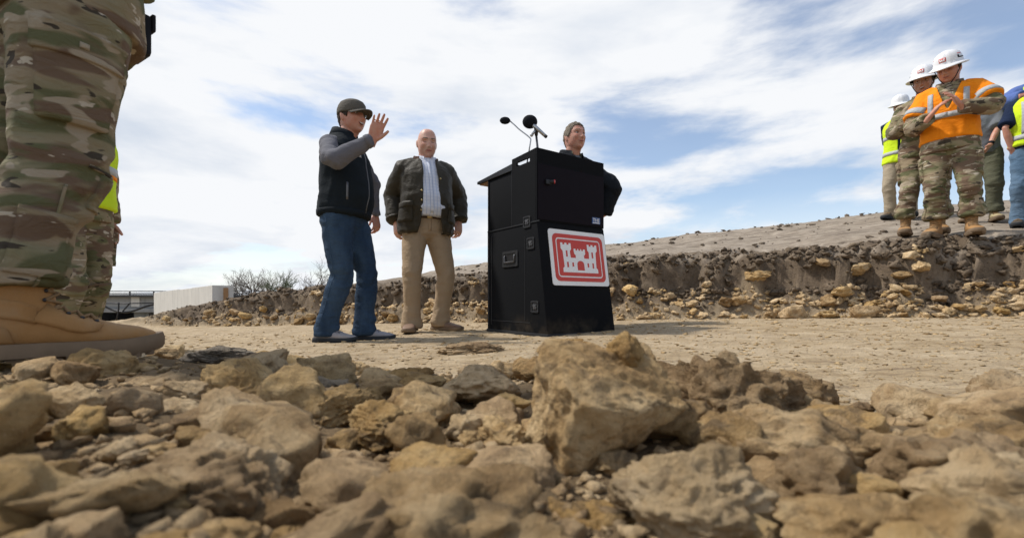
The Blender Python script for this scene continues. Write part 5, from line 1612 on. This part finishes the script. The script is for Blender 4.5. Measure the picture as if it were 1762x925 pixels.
        o = s.part('hard_hat', tf(V), F, 'helmet_white')
        # inside rim, dark
        inn = [(0.98, -0.008), (0.95, 0.03), (0.7, 0.08), (0.2, 0.10)]
        V = [(math.cos(2 * math.pi * i / 24) * 0.122 * k, math.sin(2 * math.pi * i / 24) * 0.102 * k, z) for k, z in inn for i in range(24)]
        F = [(j * 24 + i, j * 24 + (i + 1) % 24, (j + 1) * 24 + (i + 1) % 24, (j + 1) * 24 + i) for j in range(3) for i in range(24)] + [tuple(72 + i for i in range(24))]
        s.part('suspension_liner', tf(V), F, 'strap_black', o)
        bv = BVHTree.FromPolygons([tuple(v) for v in V] if False else [pt(i, k, z, ex) for k, z, ex in rows for i in range(n)], [(j * n + i, j * n + (i + 1) % n, (j + 1) * n + (i + 1) % n, (j + 1) * n + i) for j in range(m - 1) for i in range(n)])
        def stick(nm, mat, cy, cz, w_, h_, az, off=0.002, ni=5, nj=7):
            a = R(az); d = Vector((-math.cos(a), -math.sin(a), 0)); t = Vector((-math.sin(a), math.cos(a), 0))
            rays = [[(-d * 0.4 + t * (cy + w_ * (j / (nj - 1) - .5)) + Vector((0, 0, cz + h_ * (i / (ni - 1) - .5))), d) for j in range(nj)] for i in range(ni)]
            V_, F_ = wrap(bv, rays, off, 0.003); return s.part(nm, tf(V_), F_, mat, o)
        if emblem_:
            e = stick('emblem_plate', 'sign_red', 0, 0.056, 0.050, 0.036, 0)
            for cy, hh in ((-0.014, 0.018), (0.0, 0.013), (0.014, 0.018)): stick('castle_mark', 'sign_white', cy, 0.049 + hh / 2, 0.009, hh, 0, 0.0042, 2, 2)
            stick('castle_mark', 'sign_white', 0, 0.049, 0.036, 0.008, 0, 0.0046, 2, 4)
            stick('rank_badge', 'strap_black', 0, 0.052, 0.016, 0.024, 62)
            stick('red_trim', 'sign_red', 0.0, 0.078, 0.045, 0.006, 75); stick('red_trim', 'sign_red', 0.0, 0.078, 0.045, 0.006, -75)
            for az in (105, -105, 75, -75): stick('vent', 'strap_black', 0, 0.042, 0.040, 0.010, az)
        if strap:
            for k in (1, -1):
                pts = [X @ Vector((0.010, k * 0.103, 0.0)), s.h((0.030, k * 0.080, -0.03)), s.h((0.045, k * 0.058, -0.085)), s.h((0.062, k * 0.020, -0.125)), s.h((0.064, 0, -0.127))]
                V_, F_ = tube_arrays([pts[0]] + bez(pts[0], pts[1], pts[2], pts[3], 8)[1:] + [pts[4]], (0.0035), 6); s.part('chin_strap', V_, F_, 'strap_black', o)
        return o
    def cap(s, mat, tilt=0):
        X = s.HM @ Matrix.Translation((-0.004, 0, 0.030)) @ Matrix.Rotation(R(tilt), 4, 'Y')
        tf = lambda V: [tuple(X @ Vector(v)) for v in V]
        n = 36
        rows = [(0.985, -0.012), (1.0, 0.0), (0.995, 0.025), (0.94, 0.052), (0.82, 0.072), (0.60, 0.086), (0.32, 0.094), (0.06, 0.096)]
        V = [(math.cos(2 * math.pi * i / n) * 0.110 * k + 0.006 * (z > .03), math.sin(2 * math.pi * i / n) * 0.090 * k, z) for k, z in rows for i in range(n)]
        F = [(j * n + i, j * n + (i + 1) % n, (j + 1) * n + (i + 1) % n, (j + 1) * n + i) for j in range(len(rows) - 1) for i in range(n)] + [tuple((len(rows) - 1) * n + i for i in range(n)), tuple(range(n))[::-1]]
        o = s.part('cap_crown', tf(V), F, mat)
        mb = MB(); mb.ball((0.006, 0, 0.097), (0.008, 0.008, 0.004), 8, 5); s.part('button', tf(mb.v), mb.f, mat, o)
        nb, mbk = 18, 6; V = []
        for lv in (0, 1):
            for j in range(mbk + 1):
                for i in range(nb + 1):
                    a = R(-62 + 124 * i / nb); f = j / mbk
                    r0x, r0y = 0.110, 0.090; ex = 0.075 * math.cos(R(-62 + 124 * i / nb) * 1.05) * f
                    x = math.cos(a) * r0x + ex; y = math.sin(a) * r0y
                    z = -0.004 - 0.020 * f * f * 0.6 - 0.028 * (y / 0.09) ** 2 + 0.010 - lv * 0.006
                    V.append((x, y, z))
        k = (mbk + 1) * (nb + 1); ix = lambda l, j, i: l * k + j * (nb + 1) + i
        F = [(ix(0, j, i), ix(0, j, i + 1), ix(0, j + 1, i + 1), ix(0, j + 1, i)) for j in range(mbk) for i in range(nb)] + [(ix(1, j, i), ix(1, j + 1, i), ix(1, j + 1, i + 1), ix(1, j, i + 1)) for j in range(mbk) for i in range(nb)]
        F += [(ix(0, mbk, i), ix(0, mbk, i + 1), ix(1, mbk, i + 1), ix(1, mbk, i)) for i in range(nb)] + [(ix(0, j, 0), ix(0, j + 1, 0), ix(1, j + 1, 0), ix(1, j, 0)) for j in range(mbk)] + [(ix(0, j, nb), ix(1, j, nb), ix(1, j + 1, nb), ix(0, j + 1, nb)) for j in range(mbk)]
        s.part('cap_brim', tf(V), F, mat, o)
        return o
def ground_at(x, Y, dz=0.0):
    p = P(x, 350, Y); p.z = H(p.x, p.y) + dz
    return p
# ------------------------------------------------------------------ the people
def cargo_trousers(p, mat, bag, hem, amp, near=False, voxel=None, cuff=0.072):
    p.trousers(mat, bag, hem, amp, voxel=voxel, cuff=cuff)
    q = 14 if near else 9
    for k in (1, -1):
        o = p.leg_patch('cargo_pocket', mat, k, 0.565, 0.735, 55 * k, 130 * k, 0.017, ni=q, nj=q)
        p.leg_patch('pocket_flap', mat, k, 0.715, 0.785, 52 * k, 133 * k, 0.023, o, ni=q, nj=q)
        o = p.leg_patch('knee_patch', mat, k, 0.385, 0.475, -48, 48, 0.006, lower=True, ni=q, nj=q)
        p.leg_patch('calf_pocket', mat, k, 0.20, 0.35, 62 * k, 128 * k, 0.009, lower=True, ni=q, nj=q)
    return p
def near_soldier():
    p = Person('soldier in camouflage trousers and tan boots whose leg towers beside the rubble', (-1.205, 1.215, 0.150), 58, 1.0, lean=0.02, girth=1.08, voxel=0.0092, bend=0.03,
               feet={-1: (-0.105, -0.115, -12), 1: (-0.22, 0.13, 10)})
    p.bootscale = 1.18
    p.set_head(0, 4)
    for k in (1, -1): p.elbow[k] = Vector((0.02, k * 0.25, 1.13)); p.wrist[k] = Vector((0.22, k * 0.10, 1.17)); p.handdir[k] = Vector((0.5, -k * 0.6, 0.1))
    p.body('skin_a', 0.0065); p.face('hair_brown'); p.hair('hair_brown', lambda a: np.interp(a, [0, 50, 80, 120, 180], [0.085, 0.06, 0.0, -0.04, -0.05])); p.cap('camo')
    cargo_trousers(p, 'camo', 1.14, 0.185, 0.0085, True, 0.0085, 0.070)
    for k in (1, -1):           # side seams, hand pocket slit and button of the pocket flap
        p.leg_patch('side_seam', 'camo_b', k, 0.15, 0.42, 88 * k, 92 * k, 0.005, lower=True, ni=16, nj=3)
        p.leg_patch('knee_seam', 'camo_b', k, 0.478, 0.486, -70, 140 * k if k > 0 else 70, 0.004, lower=True, ni=2, nj=18)
        p.leg_patch('flap_button', 'stone_cloth', k, 0.738, 0.752, 88 * k, 96 * k, 0.026, ni=4, nj=4)
    p.top('coat', 'camo_b', 0.845, 0.016, 1.0, amp=0.006, flare=0.0)
    p.collar('camo_b', 1.49, 0.088, 0.05)
    mb = MB(); mb.box((0.160, 0.0, 0.925), (0.05, 0.11, 0.12)); o = mb.build('belt_pouch', MAT['strap_black'], p.root, bevel=0.012)
    mb = MB(); mb.box((0.188, 0.0, 0.965), (0.010, 0.115, 0.05)); mb.build('pouch_flap', MAT['strap_black'], o, bevel=0.004)
    p.shoes('boot_coyote', 'rubber_brown', 'boot', 'boot', 0.0050, True)
near_soldier()
def vest_soldier():
    p = Person('soldier in a yellow safety vest and camouflage trousers behind the towering leg', ground_at(86, 2.87), -8, 1.0, voxel=0.011, girth=1.05, feet={-1: (0.03, -0.11, -4), 1: (-0.10, 0.11, 6)})
    p.set_head(0, 5); p.body('skin_a', 0.006); p.face('hair_brown')
    cargo_trousers(p, 'camo', 1.12, 0.075, 0.008); p.shoes('boot_coyote', 'rubber_brown', 'boot')
    p.top('coat', 'camo_b', 0.84, 0.012, 1.0); p.top('safety_vest', 'hivis_yellow', 0.93, 0.034, 0, 1.49)
    p.band('reflective_band', 'reflective', 1.15, 1.20, off=0.005); p.band('orange_edge', 'hivis_orange', 1.125, 1.149, off=0.005)
    p.collar('camo_b', 1.49, 0.085, 0.05); p.helmet()
vest_soldier()
def man_vest():
    p = Person('man in a dark cap, black vest and jeans raising his right hand', ground_at(403, 3.38), -14, 1.01, lean=0.015, girth=1.06, feet={-1: (-0.085, -0.10, 12), 1: (0.10, 0.10, 20)})
    p.set_head(-14, -4, 0, 0.045, 1.03)
    p.arm(-1, (389, 189, True), (446, 159, True), (0.38, -0.12, 0.9), (0.35, -0.9, -0.05), (6, 8, 8), 0.285, 0.300)
    p.arm(1, (436, 215, False), (440, 252, True), (0.15, -0.1, -1), (-0.5, 0.2, 0), (28, 40, 30))
    p.body('skin_d', 0.0045); p.face('hair_brown', 'open', 'open', 0.006)
    p.hair('hair_brown', lambda a: np.interp(a, [0, 55, 75, 100, 130, 180], [0.09, 0.06, -0.02, 0.01, -0.055, -0.065]), 0.007)
    p.cap('cap_cloth', 4)
    p.trousers('denim', 1.06, 0.045, 0.0085, cuff=0.075); p.shoes('shoe_grey', 'rubber_dark', 'trainer', 'trainer')
    for k in (1, -1):
        p.leg_patch('back_pocket', 'denim_light', k, 0.80, 0.90, 150 * k, 178 * k, 0.004)
        p.leg_patch('side_seam', 'denim', k, 0.52, 0.88, 92 * k, 95 * k, 0.002, ni=12, nj=3); p.leg_patch('side_seam', 'denim', k, 0.12, 0.48, 92 * k, 95 * k, 0.002, lower=True, ni=12, nj=3)
    p.top('shirt', 'shirt_grey', 0.92, -0.004, 1.0, amp=0.008, belly=0.02, sr=(0.068, 0.062, 0.052, 0.042))
    p.arm_band('cuff', 'shirt_grey', -1, 0.86, 0.99, 0.004, True)
    v = p.top('vest', 'vest_black', 0.905, 0.016, 0, 1.50, 0.007, belly=0.03, flare=-0.02)
    p.collar('vest_black', 1.475, 0.090, 0.070, 'vest_collar', v, 14, 0.018)
    p.band('vest_hem', 'vest_black', 0.905, 0.945, off=0.004, parent=v)
    p.lapel('zip', 'dark_steel', [[(-0.004, z), (0.004, z)] for z in np.linspace(0.93, 1.44, 10)], p.tb, v, 0.004)
    p.lapel('chest_logo', 'reflective', [[(-0.075, z), (-0.045, z)] for z in (1.32, 1.345)], p.tb, v, 0.003)
    V, F = wrap(p.tb, axis_rays((0, 0, 1.00), (0, 0, 1.12), 0, 1, -52, -48, (1, 0, 0), 6, 3), 0.004); p.part('pocket_zip', V, F, 'dark_steel', v)
    mb = MB(); c = p.sp((0.150, -0.035, 1.455)); mb.ball(c, (0.010, 0.010, 0.014), 8, 6); p.part('lapel_microphone', mb.v, mb.f, 'foam', v)
man_vest()
def man_bald():
    p = Person('bald man in an open dark olive jacket and khaki trousers beside the lectern', ground_at(499, 4.07), -66, 1.02, lean=0.0, girth=1.2, feet={-1: (0.03, -0.125, -22), 1: (-0.02, 0.13, 42)})
    p.set_head(-2, 9, 0, 0.03, 1.05, 0.005)
    p.arm(-1, (462, 230, False), (464, 259, True), (0.1, -0.15, -1), (0.6, 0.5, 0), (20, 28, 20))
    p.arm(1, (535, 230, False), (538, 259, True), (-0.05, -0.2, -1), (-0.6, 0.5, 0), (24, 34, 26))
    p.body('skin_b', 0.0045); p.face('hair_grey', 'down', 'closed', -0.001)
    p.trousers('khaki', 1.04, 0.040, 0.006, cuff=0.078); p.shoes('shoe_brown', 'rubber_brown', 'shoe', 'shoe')
    p.lapel('fly', 'khaki', [[(-0.012, z), (0.016, z)] for z in np.linspace(0.86, 1.0, 6)], p.pb, p.pants, 0.004)
    for k in (1, -1): p.leg_patch('hand_pocket', 'khaki', k, 0.80, 0.90, 48 * k, 62 * k, 0.005)
    p.top('shirt', 'check_shirt', 0.985, 0.002, 0, 1.50, 0.006, belly=0.045)
    sb = p.tb
    V, F = [], []
    p.lapel('button_placket', 'check_shirt', [[(-0.014, z), (0.014, z)] for z in np.linspace(1.0, 1.46, 10)], sb, None, 0.003)
    p.collar('check_shirt', 1.482, 0.086, 0.052, 'shirt_collar', None, 22, 0.012)
    b = p.band('belt', 'belt_leather', 0.965, 1.003, off=0.004, bvh=p.pb)
    p.band('buckle', 'brass', 0.966, 1.002, -9, 9, 0.007, p.pb, b, 6)
    j = p.top('jacket', 'waxed_olive', 0.845, 0.022, 1.0, 1.49, 0.009, open_=([0.80, 0.95, 1.10, 1.30, 1.42, 1.5], [0.115, 0.085, 0.072, 0.066, 0.060, 0.070]), belly=0.03, flare=0.04, sr=(0.080, 0.074, 0.064, 0.054))
    p.collar('corduroy_brown', 1.468, 0.104, 0.055, 'jacket_collar', j, 46, 0.018)
    for k in (1, -1):
        V, F = wrap(p.tb, axis_rays((0, 0, 0.93), (0, 0, 1.07), 0, 1, 42 * k, 85 * k, (1, 0, 0), 7, 9), 0.010); o = p.part('patch_pocket', V, F, 'waxed_olive', j)
        V, F = wrap(p.tb, axis_rays((0, 0, 1.05), (0, 0, 1.095), 0, 1, 40 * k, 87 * k, (1, 0, 0), 4, 9), 0.015); p.part('pocket_flap', V, F, 'waxed_olive', o)
        p.arm_band('cuff', 'waxed_olive', k, 0.90, 0.99, 0.004, True, j)
    mb = MB()
    for z, y in ((1.02, -0.088), (1.10, -0.084), (1.18, -0.082), (1.30, 0.082)):
        h, n, _, _ = p.tb.ray_cast(p.sp((0, y, z)) + Vector((.5, 0, 0)), Vector((-1, 0, 0)))
        if h: mb.ball(h + n * 0.003, 0.008, 8, 5)
    kind(p.part('snap_buttons', mb.v, mb.f, 'brass', j), 'stuff')
man_bald()
def man_lectern():
    pos = ground_at(670, 4.34)
    p = Person('grey-haired man in a black zip jacket standing behind the lectern', pos, -58, 1.085, lean=-0.01, girth=1.08, feet={-1: (0.0, -0.12, -10), 1: (0.02, 0.13, 14)})
    p.set_head(-4, -8, 0, 0.035, 1.04)
    p.arm(1, (725, 222, False), (706, 254, False), (-0.8, 0.4, -0.3), (0, -1, 0.2), (30, 40, 30)); p.arm(-1, (652, 232, False), (668, 262, False), (0.5, 0.6, -0.4), (0, -1, 0.2), (30, 40, 30))
    p.body('skin_d', 0.0045); p.face('hair_fair', 'open', 'closed', 0.004)
    p.hair('hair_fair', lambda a: np.interp(a, [0, 30, 48, 66, 82, 105, 140, 180], [0.074, 0.072, 0.060, 0.020, -0.012, 0.012, -0.055, -0.068]), 0.008)
    p.trousers('grey_cloth', 1.03, 0.045, 0.006); p.shoes('shoe_brown', 'rubber_dark', 'shoe', 'shoe')
    p.top('shirt', 'grey_cloth', 1.2, -0.004, 0, 1.515, 0.003); p.collar('olive_cloth', 1.482, 0.086, 0.045, 'shirt_collar', None, 30)
    j = p.top('jacket', 'fleece_black', 0.86, 0.022, 1.0, 1.485, 0.008, open_=([0.8, 1.33, 1.5], [0.0, 0.0, 0.060]), sr=(0.072, 0.063, 0.055, 0.047))
    p.collar('fleece_black', 1.470, 0.100, 0.060, 'jacket_collar', j, 36, 0.020)
    p.lapel('zip', 'dark_steel', [[(-0.004, z), (0.004, z)] for z in np.linspace(0.90, 1.33, 10)], p.tb, j, 0.003)
    p.lapel('chest_pocket', 'vest_black', [[(0.075, z), (0.135, z)] for z in (1.27, 1.285)], p.tb, j, 0.004)
man_lectern()
GH = 'onlookers on the embankment'
def soldier_orange():
    p = Person('soldier in an orange safety vest and white hard hat clapping on the slope', ground_at(1113, 4.48), 222, 1.005, lean=0.03, girth=1.12, group=None, feet={-1: (0.0, -0.10, -8), 1: (0.02, 0.15, 12)})
    p.handscale = 1.22
    p.set_head(-14, 15, 0, 0.05, 1.03, 0.012)
    p.elbow[-1] = Vector((0.10, -0.27, 1.11)); p.wrist[-1] = Vector((0.320, -0.125, 1.125)); p.elbow[1] = Vector((0.12, 0.32, 1.165)); p.wrist[1] = Vector((0.330, 0.105, 1.165))
    p.hand(-1, (0.22, -0.40, 0.55), (0.75, -0.6, 0.1), (14, 18, 14)); p.hand(1, (-0.55, 0.0, 0.65), (-0.75, 0.6, 0.0), (12, 16, 12))
    p.body('skin_d', 0.0045); p.face('hair_brown', 'down', 'closed', 0.004)
    p.hair('hair_brown', lambda a: np.interp(a, [0, 55, 75, 120, 180], [0.09, 0.06, 0.0, -0.04, -0.055]), 0.005)
    p.bootscale = 1.10; cargo_trousers(p, 'camo', 1.08, 0.195, 0.010, cuff=0.080); p.shoes('boot_coyote', 'rubber_brown', 'boot')
    p.top('coat', 'camo_b', 0.835, 0.014, 1.0, amp=0.008, sr=(0.070, 0.062, 0.056, 0.047)); p.collar('camo_b', 1.475, 0.096, 0.055, 'collar', None, 34)
    p.lapel('coat_front', 'camo_b', [[(-0.025, z), (0.025, z)] for z in np.linspace(0.85, 1.47, 10)], p.tb, None, 0.004)
    v = p.top('safety_vest', 'hivis_orange', 0.945, 0.024, 0.34, 1.49, 0.008, open_=([0.9, 1.20, 1.27, 1.5], [0.0, 0.0, 0.03, 0.095]), flare=0.03, sr=(0.078, 0.080, 0.06, 0.05))
    p.band('reflective_band', 'reflective', 1.135, 1.185, off=0.006, parent=v)
    for k in (1, -1):
        p.arm_band('reflective_band', 'reflective', k, 0.44, 0.62, 0.006, False, v)
        A, B = p.sp((0.02, k * 0.125, 1.30)), p.sp((0.02, k * 0.125, 1.52))
        rays = [[(p.sp((x, k * 0.125 + dy, 1.62)), Vector((0, 0, -1))) for dy in (-0.020, 0, 0.020)] for x in np.linspace(-0.09, 0.09, 8)]
        rays2 = [[(p.sp((0.5, k * 0.125 + dy, z)), Vector((-1, 0, 0))) for dy in (-0.020, 0, 0.020)] for z in np.linspace(1.19, 1.40, 7)]
        V, F = wrap(p.tb, rays2, 0.006); p.part('reflective_brace', V, F, 'reflective', v)
    p.helmet(4)
soldier_orange()
def soldier_second():
    p = Person('smiling soldier in camouflage and white hard hat behind the orange-vested one', ground_at(1083, 4.92), 222, 1.0, lean=0.02, girth=1.02, feet={-1: (0.10, -0.14, 6), 1: (-0.05, 0.12, 10)})
    p.set_head(-2, 8, 0, 0.045, 1.03, 0.0)
    for k in (1, -1): p.elbow[k] = Vector((0.06, k * 0.25, 1.14)); p.wrist[k] = Vector((0.29, k * 0.10, 1.19))
    p.hand(-1, (0.10, -0.35, 0.75), (0.75, -0.6, 0.1), (14, 18, 14)); p.hand(1, (-0.45, -0.1, 0.85), (-0.75, 0.6, 0.0), (12, 16, 12))
    p.body('skin_c', 0.0045); p.face('hair_brown', 'open', 'open', 0.007)
    p.hair('hair_brown', lambda a: np.interp(a, [0, 55, 75, 120, 180], [0.09, 0.06, 0.0, -0.04, -0.055]), 0.005)
    p.bootscale = 1.10; cargo_trousers(p, 'camo_b', 1.08, 0.195, 0.010, cuff=0.080); p.shoes('boot_coyote', 'rubber_brown', 'boot')
    p.top('coat', 'camo', 0.835, 0.016, 1.0, amp=0.009); p.collar('camo', 1.475, 0.096, 0.055, 'collar', None, 34)
    for k in (1, -1): p.lapel('chest_pocket', 'camo_b', [[(k * 0.05, z), (k * 0.09, z), (k * 0.13, z)] for z in np.linspace(1.22, 1.36, 5)], p.tb, None, 0.007)
    p.helmet(0)
soldier_second()
def man_navy():
    p = Person('man in a navy shirt, yellow vest and white hard hat half hidden by soldiers', ground_at(1056, 6.70), 222, 1.0, girth=1.05, voxel=0.012)
    p.set_head(-4, 10, 0, 0.04, 1.02)
    p.arm(-1, (1042, 175, True), (1056, 178, True), (0.6, -0.5, 0.1), (0, 0.5, -0.5), (20, 20, 20)); p.arm(1, (1075, 175, True), (1062, 176, True), (-0.6, 0.3, 0.1), (0, 0.5, -.5), (20, 20, 20))
    p.body('skin_c', 0.006, True); p.face('hair_brown', 'open', 'closed', 0.002)
    p.trousers('stone_cloth', 1.05, 0.05, 0.007); p.shoes('boot_dark', 'rubber_dark', 'boot', voxel=0.009)
    p.top('shirt', 'navy', 0.90, 0.006, 0.44, amp=0.006); p.collar('navy', 1.485, 0.084, 0.045)
    v = p.top('safety_vest', 'hivis_yellow', 0.82, 0.024, 0, 1.49, 0.007, open_=([0.8, 1.2, 1.5], [0.01, 0.015, 0.08]))
    p.band('reflective_band', 'reflective', 0.93, 0.98, off=0.005, parent=v); p.band('reflective_band', 'reflective', 1.16, 1.21, off=0.005, parent=v)
    p.helmet(2, False, False)
man_navy()
def man_hidden():
    p = Person('person in olive trousers and pale boots almost hidden behind the orange vest', ground_at(1149, 5.75), 225, 0.95, girth=1.0, voxel=0.012, lean=0.04)
    p.set_head(-10, 14, 0, 0.04, 1.0)
    p.arm(1, (1169, 150, True), (1160, 170, True), (-0.5, 0.0, -0.6), (-.6, .4, 0), (20, 30, 20)); p.arm(-1, (1140, 165, True), (1148, 178, True), (0.5, -0.2, -0.4), (.6, -.4, 0), (20, 30, 20))
    p.body('skin_d', 0.006, True); p.face('hair_brown', 'down')
    p.hair('hair_brown', lambda a: np.interp(a, [0, 55, 75, 120, 180], [0.085, 0.06, 0.0, -0.04, -0.055]), 0.010)
    p.trousers('olive_cloth', 1.12, 0.13, 0.008, cuff=0.08); p.shoes('boot_pale', 'rubber_brown', 'boot', voxel=0.009)
    p.top('shirt', 'grey_cloth', 0.90, 0.010, 0.46, amp=0.007); p.collar('grey_cloth', 1.485, 0.084, 0.04)
    V, F = wrap(p.bv, axis_rays(p.elbow[1], p.wrist[1], 0.80, 0.93, 0, 360, (0.3, 0.9, 0.2), 3, 18, 0.12), 0.004); p.part('wristwatch', V, F, 'strap_black')
man_hidden()
def man_jeans():
    p = Person('person in a navy shirt, yellow vest and faded jeans, hand in pocket', ground_at(1214, 5.0), 228, 0.97, girth=1.10, feet={-1: (0.0, -0.13, -10), 1: (0.03, 0.13, 12)})
    p.set_head(-6, 8, 0, 0.04, 1.0, 0.04)
    p.arm(-1, (1178, 150, True), (1187, 178, True), (0.5, -0.3, -0.75), (0.6, 0.3, 0), (20, 30, 20)); p.arm(1, (1252, 150, True), (1240, 178, True), (-0.4, 0.2, -0.8), (-.6, .3, 0), (20, 30, 20))
    p.body('skin_d', 0.006, True); p.face('hair_brown')
    p.trousers('denim_light', 1.05, 0.045, 0.008, cuff=0.078); p.shoes('boot_dark', 'rubber_dark', 'boot', voxel=0.009)
    p.top('shirt', 'navy', 0.90, 0.006, 0.44, amp=0.006); p.collar('navy', 1.485, 0.084, 0.045)
    v = p.top('safety_vest', 'hivis_yellow', 0.93, 0.024, 0, 1.49, 0.007, open_=([0.8, 1.2, 1.5], [0.01, 0.015, 0.08]))
    p.band('reflective_band', 'reflective', 0.99, 1.045, off=0.005, parent=v)
    for k in (1, -1): p.lapel('reflective_brace', 'reflective', [[(k * 0.085, z), (k * 0.105, z), (k * 0.125, z)] for z in np.linspace(1.05, 1.42, 9)], p.tb, v, 0.005)
    p.band('belt', 'strap_black', 0.985, 1.02, off=0.004, bvh=p.pb)
    p.hair('hair_brown', lambda a: np.interp(a, [0, 55, 75, 120, 180], [0.080, 0.06, 0.0, -0.04, -0.055]), 0.010)
man_jeans()
def man_blue():
    p = Person('person in a bright blue shirt with folded arms at the end of the group', ground_at(1222, 5.40), 226, 1.12, girth=1.08, voxel=0.012)
    p.set_head(-4, 8, 0, 0.04, 1.0)
    p.arm(-1, (1177, 120, True), (1199, 112, True), (0.8, -0.3, 0.1), (-.3, .6, -.3), (20, 25, 20)); p.arm(1, (1265, 130, True), (1235, 118, True), (-0.8, 0.2, 0.1), (0, .6, -.3), (20, 25, 20))
    p.body('skin_d', 0.006); p.face('hair_grey')
    p.trousers('grey_cloth', 1.05, 0.045, 0.007); p.shoes('boot_dark', 'rubber_dark', 'boot', voxel=0.009)
    p.top('shirt', 'blue_shirt', 0.90, 0.008, 1.0, amp=0.008, sr=(0.080, 0.070, 0.056, 0.048)); p.collar('blue_shirt', 1.485, 0.084, 0.05)
    v = p.top('safety_vest', 'hivis_yellow', 0.90, 0.026, 0, 1.49, 0.007, open_=([0.8, 1.2, 1.5], [0.01, 0.015, 0.08]))
    p.band('reflective_band', 'reflective', 1.05, 1.10, off=0.005, parent=v)
    p.hair('hair_grey', lambda a: np.interp(a, [0, 55, 75, 120, 180], [0.080, 0.06, 0.0, -0.04, -0.055]), 0.010)
man_blue()
